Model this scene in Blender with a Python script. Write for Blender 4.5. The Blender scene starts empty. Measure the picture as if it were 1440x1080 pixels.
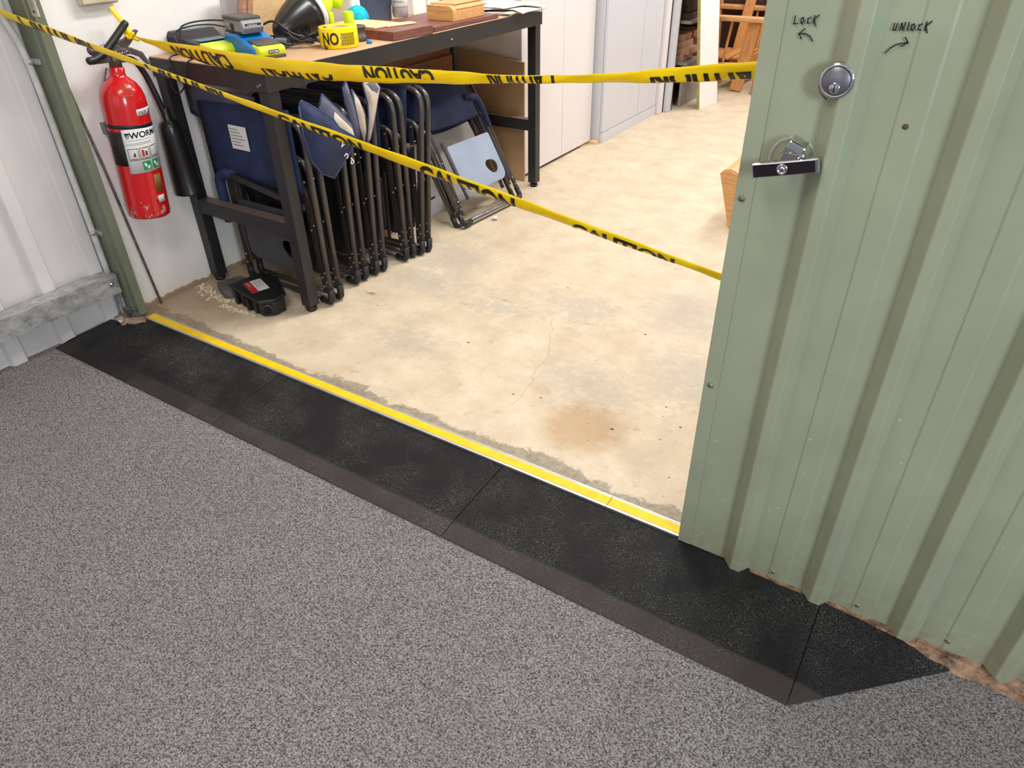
import bpy, bmesh, math, random
from mathutils import Vector, Matrix, Euler
random.seed(7)
PI = math.pi
S = bpy.context.scene
COL = S.collection

# ------------------------------------------------------------------ camera
CAM_POS = Vector((0, -1.345, 1.38))
pit, yaw, rol, F_PX = 0.59833018, 0.578748088, -0.0194079829, 992.2156
fw = Vector((-math.sin(yaw)*math.cos(pit), math.cos(yaw)*math.cos(pit), -math.sin(pit)))
rt = Vector((math.cos(yaw), math.sin(yaw), 0)); up = rt.cross(fw)
r2 = rt*math.cos(rol) + up*math.sin(rol); u2 = -rt*math.sin(rol) + up*math.cos(rol)
cd = bpy.data.cameras.new('camera'); cam = bpy.data.objects.new('camera', cd); COL.objects.link(cam)
cam.matrix_world = Matrix(((r2.x, u2.x, -fw.x, CAM_POS.x), (r2.y, u2.y, -fw.y, CAM_POS.y), (r2.z, u2.z, -fw.z, CAM_POS.z), (0, 0, 0, 1)))
cd.sensor_width = 36; cd.lens = 36*F_PX/1440; cd.clip_start = .02; cd.clip_end = 60
S.camera = cam
# ------------------------------------------------------------------ light
W = bpy.data.worlds.new('daylight'); S.world = W; W.use_nodes = True
W.node_tree.nodes['Background'].inputs[0].default_value = (.86, .93, 1, 1)
W.node_tree.nodes['Background'].inputs[1].default_value = .34
def area(name, loc, target, sx, sy, power, col=(1, 1, 1)):
    l = bpy.data.lights.new(name, 'AREA'); l.shape = 'RECTANGLE'; l.size = sx; l.size_y = sy; l.energy = power; l.color = col
    o = bpy.data.objects.new(name, l); COL.objects.link(o); o.location = loc
    o.rotation_euler = (Vector(target)-Vector(loc)).to_track_quat('-Z', 'Y').to_euler()
    return o
area('light_workshop_front', (-1.45, 1.3, 2.72), (-1.45, 1.3, 0), .25, 1.2, 60, (1, .98, .96))
area('light_workshop_middle', (-.6, 3.2, 2.72), (-.6, 3.2, 0), .3, 1.5, 49, (1, .98, .98))
area('light_workshop_back', (-1.0, 5.0, 2.72), (-1.0, 5.0, 0), .4, 1.5, 54, (1, .98, .97))
area('light_near_room', (-.9, -1.2, 2.7), (-.9, -1.2, 0), .5, 1.2, 29, (1, .92, .84))
area('light_doorway_right', (2.6, -2.3, 1.9), (0, -.2, .7), .6, 1.0, 90, (.80, .91, 1))
area('light_doorway_behind', (-1.2, -3.4, 1.8), (-1.6, 0, .5), 2.6, 1.6, 9, (1, .98, .96))
S.view_settings.view_transform = 'Standard'; S.view_settings.look = 'None'
S.view_settings.exposure = 0.0; S.view_settings.gamma = 1.0; S.view_settings.use_curve_mapping = False

# ------------------------------------------------------------------ materials
def lin(c):
    return tuple((x/255/12.92 if x/255 <= .04045 else ((x/255+.055)/1.055)**2.4) for x in c[:3]) + (1,)
class G:
    """small node builder"""
    def __init__(s, name):
        s.m = bpy.data.materials.new(name); s.m.use_nodes = True; s.t = s.m.node_tree
        s.b = s.t.nodes['Principled BSDF']; s.pos = None
    def n(s, t, **k):
        x = s.t.nodes.new(t)
        for a, v in k.items(): setattr(x, a, v)
        return x
    def L(s, a, b): s.t.links.new(a, b)
    def P(s, local=False):
        if s.pos is None:
            s.pos = s.n('ShaderNodeTexCoord').outputs['Object'] if local else s.n('ShaderNodeNewGeometry').outputs['Position']
        return s.pos
    def noise(s, scale, detail=3, rough=.55, stretch=None, dist=0):
        x = s.n('ShaderNodeTexNoise'); x.inputs['Scale'].default_value = scale; x.inputs['Detail'].default_value = detail
        x.inputs['Roughness'].default_value = rough; x.inputs['Distortion'].default_value = dist
        if stretch:
            mp = s.n('ShaderNodeMapping'); mp.inputs['Scale'].default_value = stretch; s.L(s.P(), mp.inputs[0]); s.L(mp.outputs[0], x.inputs[0])
        else: s.L(s.P(), x.inputs[0])
        return x.outputs[0]
    def ramp(s, f, a, b, va=0., vb=1.):
        x = s.n('ShaderNodeMapRange'); x.inputs[1].default_value = a; x.inputs[2].default_value = b
        x.inputs[3].default_value = va; x.inputs[4].default_value = vb; s.L(f, x.inputs[0]); return x.outputs[0]
    def mix(s, f, a, b):
        x = s.n('ShaderNodeMix', data_type='RGBA')
        for i, v in ((0, f), (6, a), (7, b)):
            if isinstance(v, (int, float)): x.inputs[i].default_value = v
            elif isinstance(v, tuple): x.inputs[i].default_value = v if len(v) == 4 else lin(v)
            else: s.L(v, x.inputs[i])
        return x.outputs[2]
    def math(s, op, a, b=0.):
        x = s.n('ShaderNodeMath', operation=op)
        for i, v in ((0, a), (1, b)):
            if isinstance(v, (int, float)): x.inputs[i].default_value = v
            else: s.L(v, x.inputs[i])
        return x.outputs[0]
    def blob(s, c, r, warp=None, wa=.0, soft=.3, sq=(1, 1, 1)):
        """mask around point c, edge warped by a noise"""
        mp = s.n('ShaderNodeMapping'); mp.inputs['Location'].default_value = tuple(-c[i]/sq[i] for i in range(3)); mp.inputs['Scale'].default_value = tuple(1/q for q in sq)
        s.L(s.P(), mp.inputs[0])
        ln = s.n('ShaderNodeVectorMath', operation='LENGTH'); s.L(mp.outputs[0], ln.inputs[0]); d = ln.outputs['Value']
        if warp: d = s.math('ADD', d, s.math('MULTIPLY', s.math('SUBTRACT', warp, .5), wa))
        return s.ramp(d, r, r*(1-soft), 0, 1)
    def col(s, v):
        if isinstance(v, tuple): s.b.inputs['Base Color'].default_value = v if len(v) == 4 else lin(v)
        else: s.L(v, s.b.inputs['Base Color'])
    def rough(s, v):
        if isinstance(v, (int, float)): s.b.inputs['Roughness'].default_value = v
        else: s.L(v, s.b.inputs['Roughness'])
    def bump(s, h, strength=.3, dist=.002):
        x = s.n('ShaderNodeBump'); x.inputs['Strength'].default_value = strength; x.inputs['Distance'].default_value = dist
        s.L(h, x.inputs['Height']); s.L(x.outputs[0], s.b.inputs['Normal'])
    def metal(s, v=1.): s.b.inputs['Metallic'].default_value = v
def simple(name, c, rough=.5, metal=0., var=.12, scale=12, bump=0., local=True, spec=None):
    g = G(name); g.P(local); d = tuple(max(0, x*(1-var)) for x in c); e = tuple(min(255, x*(1+var*.5)) for x in c)
    nz = g.noise(scale, 4); g.col(g.mix(g.ramp(nz, .3, .7), d, e)); g.rough(rough); g.metal(metal)
    if bump: g.bump(g.noise(scale*14, 3), bump, .001)
    if spec is not None: g.b.inputs['Specular IOR Level'].default_value = spec
    return g.m
def wood(name, a, b, rough=.5, axis='Y', scale=9):
    g = G(name); g.P(False); st = {'Y': (9, .8, 9), 'X': (.8, 9, 9), 'Z': (9, 9, .8)}[axis]
    n1 = g.noise(scale, 4, .6, st, 1.2); n2 = g.noise(scale*7, 2, .5, st)
    f = g.math('ADD', g.math('MULTIPLY', n1, .7), g.math('MULTIPLY', n2, .3))
    g.col(g.mix(g.ramp(f, .35, .65), a, b)); g.rough(rough); g.bump(n2, .1, .001); return g.m

def m_carpet():
    g = G('carpet'); a = g.noise(210, 3, .75, (1, 1.25, 1)); b = g.noise(520, 2, .6); c = g.noise(2.2, 3)
    f = g.math('ADD', g.math('MULTIPLY', a, .65), g.math('MULTIPLY', b, .35))
    base = g.mix(g.ramp(f, .41, .60), (46, 44, 46), (178, 171, 170))
    g.col(g.mix(g.ramp(c, .3, .7, 0, .22), base, (104, 100, 98))); g.rough(.95); g.bump(f, .9, .006)
    g.b.inputs['Specular IOR Level'].default_value = .15; return g.m
def m_rubber():
    g = G('ramp_rubber'); a = g.noise(260, 3, .7); w = g.noise(5, 4, .6); sp = g.noise(430, 1)
    base = g.mix(g.ramp(a, .35, .7), (8, 8, 9), (30, 29, 30))
    sep = g.n('ShaderNodeSeparateXYZ'); g.L(g.P(), sep.inputs[0])
    y = g.math('ADD', sep.outputs[1], g.math('MULTIPLY', g.math('SUBTRACT', w, .5), .03))
    nose = g.math('MULTIPLY', g.ramp(y, -.268, -.278), g.ramp(sep.outputs[0], -2.5, -1.6, .15, 1))
    base = g.mix(g.math('MULTIPLY', nose, .7), base, (66, 58, 56))
    dust = g.math('MULTIPLY', g.ramp(w, .40, .7), g.ramp(sp, .55, .66))
    base = g.mix(g.math('MULTIPLY', dust, .55), base, (150, 148, 140))
    g.col(base); g.rough(g.ramp(w, .3, .7, .72, .85)); g.b.inputs['Specular IOR Level'].default_value = .3; g.bump(a, .8, .002); return g.m
def m_concrete():
    g = G('workshop_concrete'); big = g.noise(1.7, 5, .62); mid = g.noise(7, 5, .65); fine = g.noise(60, 4, .7); edge = g.noise(22, 5, .7)
    c = g.mix(g.ramp(mid, .32, .68), (188, 169, 141), (220, 203, 176))
    c = g.mix(g.ramp(fine, .35, .62, 0, .55), c, (196, 181, 158))
    gp = None
    for (x, y, r, sx, sy) in ((-1.19, .97, .16, 1.5, 1), (-.79, 1.14, .25, 1, 1), (-.90, .48, .17, 1.3, 1), (-1.6, .39, .12, 1.4, .8), (-1.47, .8, .12, 1.5, .7), (-1.85, .85, .17, 1.6, .8), (-.6, .7, .2, 1, 1), (-1.9, 1.1, .2, 1, 1)):
        b = g.blob((x, y, 0), r, edge, .9, .6, (sx, sy, 1)); gp = b if gp is None else g.math('MAXIMUM', gp, b)
    c = g.mix(g.math('MULTIPLY', g.math('MULTIPLY', gp, .75), g.ramp(edge, .4, .62, .35, 1)), c, (166, 160, 150))
    st = g.blob((-.785, .262, 0), .165, edge, .14, .5, (1.0, .98, 1))
    c = g.mix(g.math('MULTIPLY', st, g.ramp(mid, .3, .7, .5, .85)), c, (170, 134, 88))
    st2 = g.blob((-1.0, .37, 0), .05, edge, .06, .6); c = g.mix(g.math('MULTIPLY', st2, .35), c, (170, 135, 90))
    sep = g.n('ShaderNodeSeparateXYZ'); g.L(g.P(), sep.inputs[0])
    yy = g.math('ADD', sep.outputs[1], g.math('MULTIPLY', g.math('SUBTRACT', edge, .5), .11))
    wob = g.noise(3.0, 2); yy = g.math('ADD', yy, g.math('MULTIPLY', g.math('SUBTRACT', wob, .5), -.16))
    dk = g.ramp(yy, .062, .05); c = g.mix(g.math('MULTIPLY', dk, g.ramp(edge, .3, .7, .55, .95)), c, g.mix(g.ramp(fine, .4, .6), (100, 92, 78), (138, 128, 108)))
    # dusty brown zone along the left wall
    xl = g.ramp(g.math('ADD', sep.outputs[0], g.math('MULTIPLY', mid, .3)), -2.1, -2.5, 0, .55)
    c = g.mix(g.math('MULTIPLY', xl, g.ramp(sep.outputs[1], 1.2, .5)), c, (150, 122, 94))
    # small dark scuffs and flakes
    v = g.n('ShaderNodeTexVoronoi'); v.inputs['Scale'].default_value = 17; v.inputs['Randomness'].default_value = 1; g.L(g.P(), v.inputs['Vector'])
    sp = g.math('MULTIPLY', g.ramp(v.outputs['Distance'], .075, .05), g.ramp(mid, .5, .58)); c = g.mix(g.math('MULTIPLY', sp, .7), c, (104, 90, 76))
    fl = g.ramp(g.noise(13, 5, .75), .60, .66, 0, .45); c = g.mix(fl, c, (170, 150, 122))
    gr = g.ramp(g.noise(330, 2, .6), .6, .74, 0, .5); c = g.mix(gr, c, (150, 134, 112))
    sc = None
    for (x, y, r, sx, sy) in ((-1.56, .745, .055, 1.6, .5), (-1.48, .86, .05, 2.2, .35), (-1.10, .86, .04, 2.4, .3), (-1.38, .79, .03, 2, .4), (-2.0, .62, .05, 1, .5)):
        b = g.blob((x, y, 0), r, edge, .12, .6, (sx, sy, 1)); sc = b if sc is None else g.math('MAXIMUM', sc, b)
    c = g.mix(g.math('MULTIPLY', g.math('MULTIPLY', sc, .75), g.ramp(edge, .5, .6)), c, (92, 82, 74))
    g.col(c); g.rough(g.ramp(big, .3, .7, .5, .72)); g.bump(fine, .25, .002); return g.m
def m_green():
    g = G('green_painted_steel'); a = g.noise(6, 4); s1 = g.noise(60, 2, .5, (1, 1, .18)); d = g.noise(40, 4)
    c = g.mix(g.ramp(a, .3, .7), (147, 152, 128), (158, 163, 138))
    sep = g.n('ShaderNodeSeparateXYZ'); g.L(g.P(), sep.inputs[0])
    low_brown = g.math('MULTIPLY', g.ramp(sep.outputs[2], .16, 0, 0, 1), g.ramp(d, .35, .7)); c = g.mix(g.math('MULTIPLY', low_brown, .6), c, (136, 122, 96))  # mottled brown tone, stronger towards the bottom of the door
    v = g.n('ShaderNodeTexVoronoi'); v.inputs['Scale'].default_value = 22; g.L(g.P(), v.inputs['Vector'])
    lowz = g.ramp(sep.outputs[2], .9, .1, .3, 1)
    ch = g.math('MULTIPLY', g.ramp(v.outputs['Distance'], .06, .04), g.math('GREATER_THAN', g.math('MULTIPLY', g.noise(4, 2), lowz), .30))
    c = g.mix(g.math('MULTIPLY', ch, .75), c, (205, 205, 190))
    g.col(c); g.rough(g.ramp(s1, .3, .7, .36, .48)); g.bump(d, .03, .002); return g.m
def m_galv():
    g = G('galvanised_steel'); v = g.n('ShaderNodeTexVoronoi'); v.inputs['Scale'].default_value = 180; g.L(g.P(), v.inputs['Vector'])
    a = g.noise(34, 5, .7, (1, .5, 1)); c = g.mix(g.ramp(a, .35, .65), (128, 130, 134), (192, 194, 198)); c = g.mix(.12, c, v.outputs['Color'])
    hs = g.n('ShaderNodeHueSaturation'); hs.inputs['Saturation'].default_value = .12; g.L(c, hs.inputs['Color']); g.col(hs.outputs[0])
    g.metal(.45); g.rough(g.ramp(a, .3, .7, .35, .6)); return g.m
def m_wall():
    g = G('white_painted_wall'); a = g.noise(5, 5); sp = g.noise(34, 4, .7); sep = g.n('ShaderNodeSeparateXYZ'); g.L(g.P(), sep.inputs[0])
    c = g.mix(g.ramp(a, .3, .7), (234, 228, 224), (242, 238, 234))
    yy = g.math('ADD', sep.outputs[2], g.math('MULTIPLY', g.math('SUBTRACT', sp, .5), .045))
    c = g.mix(g.ramp(yy, .028, .02), c, (140, 106, 74)); c = g.mix(g.ramp(yy, .14, .03, 0, .25), c, (200, 180, 156))
    g.col(c); g.rough(.6); g.bump(a, .05, .004); return g.m
def m_red():
    g = G('red_enamel'); g.P(True); a = g.noise(30, 5, .75); sep = g.n('ShaderNodeSeparateXYZ'); g.L(g.P(), sep.inputs[0])
    low = g.ramp(sep.outputs[2], .13, .01, 0, .17); chip = g.ramp(g.math('ADD', a, low), .72, .735)
    g.col(g.mix(chip, (206, 22, 28), (176, 160, 150))); g.rough(.22); g.b.inputs['Coat Weight'].default_value = .4; return g.m
def m_black_steel():
    g = G('black_powder_coat'); a = g.noise(9, 4); n = g.n('ShaderNodeNewGeometry'); s = g.n('ShaderNodeSeparateXYZ'); g.L(n.outputs['Normal'], s.inputs[0])
    d = g.noise(28, 5, .7); sp = g.ramp(d, .66, .7)
    c = g.mix(g.ramp(a, .3, .7), (27, 26, 28), (40, 38, 40)); c = g.mix(g.math('MULTIPLY', g.ramp(s.outputs[2], .8, .95), .75), c, (126, 110, 96))
    g.col(g.mix(g.math('MULTIPLY', sp, .3), c, (120, 110, 100))); g.rough(.42); return g.m
M = {}
M['carpet'] = m_carpet(); M['rubber'] = m_rubber(); M['concrete'] = m_concrete(); M['green'] = m_green(); M['galv'] = m_galv(); M['wall'] = m_wall(); M['red'] = m_red(); M['black_steel'] = m_black_steel()
M['column_green'] = simple('column_green_paint', (112, 117, 98), .45, 0, .1, 5)
M['cladding'] = simple('offwhite_cladding', (222, 216, 214), .38, 0, .05, 4)
M['ceiling'] = simple('ceiling_white', (214, 212, 208), .8)
M['plastic_white'] = simple('white_conduit_plastic', (206, 202, 196), .45)
M['yellow_insert'] = simple('yellow_grip_insert', (242, 196, 0), .6, 0, .06, 30, .3)
M['alu'] = simple('aluminium', (205, 205, 205), .35, .6, .05)
def m_tape():
    g = G('yellow_caution_tape'); g.P(True); c = g.mix(g.ramp(g.noise(9, 3), .3, .7), (255, 220, 2), (255, 230, 14)); g.col(c); g.rough(.3)
    tr = g.n('ShaderNodeBsdfTranslucent'); g.L(c, tr.inputs[0]); mx = g.n('ShaderNodeMixShader'); mx.inputs[0].default_value = .22
    out = g.t.nodes['Material Output']; g.L(g.b.outputs[0], mx.inputs[1]); g.L(tr.outputs[0], mx.inputs[2]); g.L(mx.outputs[0], out.inputs[0]); return g.m
M['tape'] = m_tape()
M['ink'] = simple('black_print', (30, 27, 22), .4, 0, .05)
M['marker'] = simple('marker_ink', (36, 38, 40), .6)
M['navy'] = simple('navy_canvas', (30, 42, 78), .8, 0, .22, 16, .5)
M['navy_trim'] = simple('navy_binding', (44, 62, 104), .75, 0, .1, 40)
M['navy_pad'] = simple('navy_padding', (36, 50, 92), .75, 0, .2, 14, .4)
M['beige_cloth'] = simple('beige_lining', (196, 180, 164), .85, 0, .1, 16, .3)
M['grey_cloth'] = simple('grey_lining', (96, 96, 116), .85, 0, .15, 16, .3)
M['tube'] = simple('dark_grey_tube', (84, 77, 74), .28, .35, .12, 8)
M['strut'] = simple('black_strut', (52, 47, 46), .42, .2, .1, 9)
M['light_tube'] = simple('highlit_grey_tube', (128, 124, 124), .3, .5, .1)  # paler copy of the tube grey, with the tube highlight put into its colour
M['cap'] = simple('black_plastic_cap', (32, 31, 33), .5)
M['rivet'] = simple('bright_rivet', (214, 208, 204), .25, .7)
M['table_panel'] = simple('dark_side_table', (62, 62, 68), .5)
M['table_panel_blue'] = simple('pale_side_table', (150, 162, 182), .22, 0, .07, 5)
M['black'] = simple('black_plastic', (26, 26, 28), .42)
M['horn'] = simple('horn_plastic', (27, 25, 26), .3, 0, .2, 6)
M['chrome'] = simple('chrome', (205, 205, 208), .1, 1., .03)
M['chrome_dark'] = simple('dark_chrome_face', (92, 84, 92), .12, 1., .1, 30)
M['satin'] = simple('satin_lock_face', (128, 128, 136), .35, .8)
M['satin_dark'] = simple('worn_grey_metal', (104, 98, 96), .4, .5, .2, 20)
M['brass'] = simple('dull_brass_valve', (112, 92, 70), .45, .6)
M['label'] = simple('white_label', (224, 222, 220), .5, 0, .02)
M['label_black'] = simple('black_label', (34, 32, 34), .5)
M['label_green'] = simple('green_label', (0, 140, 84), .5, 0, .03)
M['label_gold'] = simple('gold_label', (140, 110, 50), .5)
M['label_red'] = simple('red_print', (204, 34, 36), .5)
M['bench_board'] = wood('bench_board', (176, 138, 104), (200, 164, 128), .55)
M['redwood'] = wood('red_hardwood', (112, 58, 44), (158, 92, 70), .45)
M['redwood2'] = wood('brown_hardwood', (92, 54, 46), (132, 84, 72), .45)
M['pine'] = wood('pale_pine', (216, 178, 128), (236, 204, 158), .5)
M['ply'] = wood('light_plywood', (214, 168, 112), (236, 196, 146), .35, 'Z')
M['pine_z'] = wood('orange_pine', (186, 122, 64), (222, 164, 102), .45, 'Z')
M['bentwood'] = wood('honey_plywood', (196, 140, 84), (224, 176, 116), .35, 'X')
M['mdf'] = simple('brown_board', (186, 152, 116), .7, 0, .05, 3)
M['timber'] = wood('brown_timber', (122, 78, 50), (164, 114, 78), .55)
M['offcut'] = wood('pinkish_offcut', (168, 118, 96), (206, 160, 134), .6)
M['dark_timber'] = simple('dark_timber', (64, 42, 34), .7)
M['cab'] = simple('white_laminate', (228, 224, 226), .35, 0, .008, 3)
M['cab_grey'] = simple('grey_white_metal', (206, 208, 216), .35, 0, .008, 3)
M['grey_panel'] = simple('grey_panel', (120, 118, 112), .6)
M['seal'] = simple('black_seal', (24, 24, 26), .6)
M['board_white'] = simple('white_melamine', (240, 238, 238), .25, 0, .006, 3)
M['board_edge'] = simple('yellow_green_edge', (168, 160, 90), .6)
M['shelf_grey'] = simple('grey_shelf', (150, 146, 142), .5)
M['lime'] = simple('lime_plastic', (200, 222, 20), .4, 0, .06)
M['blue'] = simple('blue_plastic', (0, 110, 184), .38, 0, .08)
M['bat_grey'] = simple('grey_battery', (128, 128, 132), .45)
M['bat_dark'] = simple('dark_battery_top', (74, 70, 70), .5)
M['cable'] = simple('black_cable', (28, 26, 28), .4)
M['screen'] = simple('blue_grey_sticker', (88, 120, 134), .4)
M['yarn'] = simple('teal_yarn', (0, 178, 200), .85, 0, .2, 60, .6)
M['bucket'] = simple('slate_blue_plastic', (92, 116, 146), .45)
M['clear_tray'] = simple('clear_plastic_tray', (198, 196, 200), .2)
M['glassy'] = simple('clear_jar', (196, 194, 196), .15)
M['paper'] = simple('newspaper', (220, 218, 210), .8, 0, .12, 30)
M['pellet'] = simple('pale_pellets', (222, 206, 172), .8, 0, .1, 50)
M['rust'] = simple('rusty_bits', (118, 84, 62), .85, 0, .35, 30, .6)
M['stone'] = simple('rubble', (156, 128, 106), .9, 0, .25, 25, .7)
M['chunk'] = simple('dark_chunk', (96, 92, 88), .9, 0, .25, 25, .7)
M['steel_rod'] = simple('dull_steel_rod', (130, 120, 114), .4, .35, .3, 40)
M['outlet'] = simple('cream_socket', (196, 184, 160), .45)
M['flake'] = simple('bark_flakes', (112, 84, 62), .9)
M['bright_lamp'] = simple('lamp_body', (230, 230, 230), .5)
M['broken_edge'] = (lambda g: (g.col(g.mix(g.ramp(g.noise(26, 5, .7), .35, .62), (66, 48, 38), (176, 140, 112))), g.rough(.9), g.bump(g.noise(60, 4), .8, .006), g.m)[-1])(G('broken_edge'))
M['pine_slat'] = M['pine']

# ------------------------------------------------------------------ mesh helpers
def wloc(o):
    p = Vector((0, 0, 0))
    while o is not None: p += o.location; o = o.parent
    return p
class MB:
    def __init__(s): s.v = []; s.f = []; s.mi = []; s.sm = []; s.cur = 0; s.X = None
    def add(s, vs, fs, smooth=False):
        b = len(s.v)
        for v in vs:
            v = Vector(v); s.v.append(s.X @ v if s.X else v)
        for f in fs: s.f.append(tuple(b+i for i in f)); s.mi.append(s.cur); s.sm.append(smooth)
        return s
    def box(s, x0, x1, y0, y1, z0, z1):
        return s.add([(x0, y0, z0), (x1, y0, z0), (x1, y1, z0), (x0, y1, z0), (x0, y0, z1), (x1, y0, z1), (x1, y1, z1), (x0, y1, z1)],
                     [(3, 2, 1, 0), (4, 5, 6, 7), (0, 1, 5, 4), (1, 2, 6, 5), (2, 3, 7, 6), (3, 0, 4, 7)])
    def bar(s, a, b, w, t, side=None):
        """rectangular bar from a to b; w along side, t the other way"""
        a, b = Vector(a), Vector(b); d = (b-a).normalized(); sd = Vector(side) if side else Vector((1, 0, 0))
        sd = (sd - d*sd.dot(d)); sd = sd.normalized() if sd.length > 1e-4 else d.orthogonal().normalized(); o = d.cross(sd)
        vs = [p + sd*w/2*i + o*t/2*j for p in (a, b) for i, j in ((-1, -1), (1, -1), (1, 1), (-1, 1))]
        return s.add(vs, [(0, 3, 2, 1), (4, 5, 6, 7), (0, 1, 5, 4), (1, 2, 6, 5), (2, 3, 7, 6), (3, 0, 4, 7)])
    def tube(s, path, r, n=8, cap=True):
        p = [Vector(q) for q in path]; N = len(p); rs = r if isinstance(r, (list, tuple)) else [r]*N
        T = [((p[min(i+1, N-1)] - p[max(i-1, 0)]).normalized()) for i in range(N)]
        u = T[0].orthogonal().normalized(); vs = []
        for i in range(N):
            u = (u - T[i]*u.dot(T[i])); u = u.normalized() if u.length > 1e-6 else T[i].orthogonal().normalized(); w = T[i].cross(u)
            vs += [p[i] + (u*math.cos(2*PI*k/n) + w*math.sin(2*PI*k/n))*rs[i] for k in range(n)]
        fs = [(i*n+k, i*n+(k+1) % n, (i+1)*n+(k+1) % n, (i+1)*n+k) for i in range(N-1) for k in range(n)]
        s.add(vs, fs, True)
        if cap: s.add(vs[:n], [tuple(range(n))[::-1]]); s.add(vs[-n:], [tuple(range(n))])
        return s
    def lathe(s, prof, c=(0, 0, 0), axis=(0, 0, 1), n=24, cap=True):
        """prof: (radius, height) pairs"""
        A = Vector(axis).normalized(); u = A.orthogonal().normalized(); w = A.cross(u); c = Vector(c); vs = []
        for r, h in prof: vs += [c + A*h + (u*math.cos(2*PI*k/n)+w*math.sin(2*PI*k/n))*r for k in range(n)]
        N = len(prof)
        s.add(vs, [(i*n+k, i*n+(k+1) % n, (i+1)*n+(k+1) % n, (i+1)*n+k) for i in range(N-1) for k in range(n)], True)
        if cap:
            if prof[0][0] > 1e-5: s.add(vs[:n], [tuple(range(n))[::-1]])
            if prof[-1][0] > 1e-5: s.add(vs[-n:], [tuple(range(n))])
        return s
    def prism(s, poly, fn, t0, t1):
        """poly 2D, fn(u, v, t) -> 3D"""
        n = len(poly); vs = [fn(u, v, t0) for u, v in poly] + [fn(u, v, t1) for u, v in poly]
        return s.add(vs, [tuple(range(n))[::-1], tuple(range(n, 2*n))] + [(i, (i+1) % n, n+(i+1) % n, n+i) for i in range(n)])
    def grid(s, fn, nu, nv, smooth=True):
        vs = [fn(i/nu, j/nv) for i in range(nu+1) for j in range(nv+1)]; m = nv+1
        return s.add(vs, [(i*m+j, (i+1)*m+j, (i+1)*m+j+1, i*m+j+1) for i in range(nu) for j in range(nv)], smooth)
    def build(s, name, mats, parent=None, bevel=0., solid=0., base=True, segs=2, subd=0):
        mats = mats if isinstance(mats, (list, tuple)) else [mats]
        if parent is not None: org = wloc(parent); loc = Vector((0, 0, 0))
        elif base:
            lo = Vector([min(v[i] for v in s.v) for i in range(3)]); hi = Vector([max(v[i] for v in s.v) for i in range(3)])
            org = Vector(((lo.x+hi.x)/2, (lo.y+hi.y)/2, lo.z)); loc = org
        else: org = loc = Vector((0, 0, 0))
        me = bpy.data.meshes.new(name); me.from_pydata([v-org for v in s.v], [], s.f); me.update()
        for m in mats: me.materials.append(M[m] if isinstance(m, str) else m)
        me.polygons.foreach_set('material_index', s.mi); me.polygons.foreach_set('use_smooth', s.sm)
        bm = bmesh.new(); bm.from_mesh(me); bmesh.ops.remove_doubles(bm, verts=bm.verts, dist=1e-5)
        if solid == 0: bmesh.ops.recalc_face_normals(bm, faces=bm.faces)
        bm.to_mesh(me); bm.free()
        o = bpy.data.objects.new(name, me); COL.objects.link(o); o.location = loc; o.parent = parent
        if solid: md = o.modifiers.new('solid', 'SOLIDIFY'); md.thickness = solid; md.offset = 0
        if subd: md = o.modifiers.new('sub', 'SUBSURF'); md.levels = md.render_levels = subd
        if bevel: md = o.modifiers.new('bevel', 'BEVEL'); md.width = bevel; md.segments = segs; md.limit_method = 'ANGLE'; md.angle_limit = .6
        return o
def tag(o, label=None, cat=None, group=None, kind=None):
    if label: o['label'] = label
    if cat: o['category'] = cat
    if group: o['group'] = group
    if kind: o['kind'] = kind
    return o
def root(name, loc, label, cat, group=None):
    o = bpy.data.objects.new(name, None); COL.objects.link(o); o.location = loc; o.empty_display_size = .05
    return tag(o, label, cat, group)
def arc(c, r, a0, a1, n, plane='xz'):
    out = []
    for i in range(n+1):
        a = a0+(a1-a0)*i/n; u, v = r*math.cos(a), r*math.sin(a)
        out.append((c[0]+u, c[1], c[2]+v) if plane == 'xz' else ((c[0]+u, c[1]+v, c[2]) if plane == 'xy' else (c[0], c[1]+u, c[2]+v)))
    return out
def rpath(pts, r, n=5):
    """polyline with rounded corners"""
    p = [Vector(q) for q in pts]; out = [p[0]]
    for i in range(1, len(p)-1):
        a = (p[i-1]-p[i]); b = (p[i+1]-p[i]); k = min(r, a.length*.49, b.length*.49)
        A = p[i]+a.normalized()*k; B = p[i]+b.normalized()*k
        for j in range(n+1):
            t = j/n; out.append(A*(1-t)**2 + p[i]*2*t*(1-t) + B*t*t)
    out.append(p[-1]); return out
def spline(pts, n=6):
    p = [Vector(q) for q in pts]; p = [p[0]*2-p[1]] + p + [p[-1]*2-p[-2]]; out = []
    for i in range(1, len(p)-2):
        for j in range(n):
            t = j/n; a, b, c, d = p[i-1], p[i], p[i+1], p[i+2]
            out.append(.5*((2*b)+(c-a)*t+(2*a-5*b+4*c-d)*t*t+(3*b-a-3*c+d)*t**3))
    out.append(p[-2]); return out
_tc = {}
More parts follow.
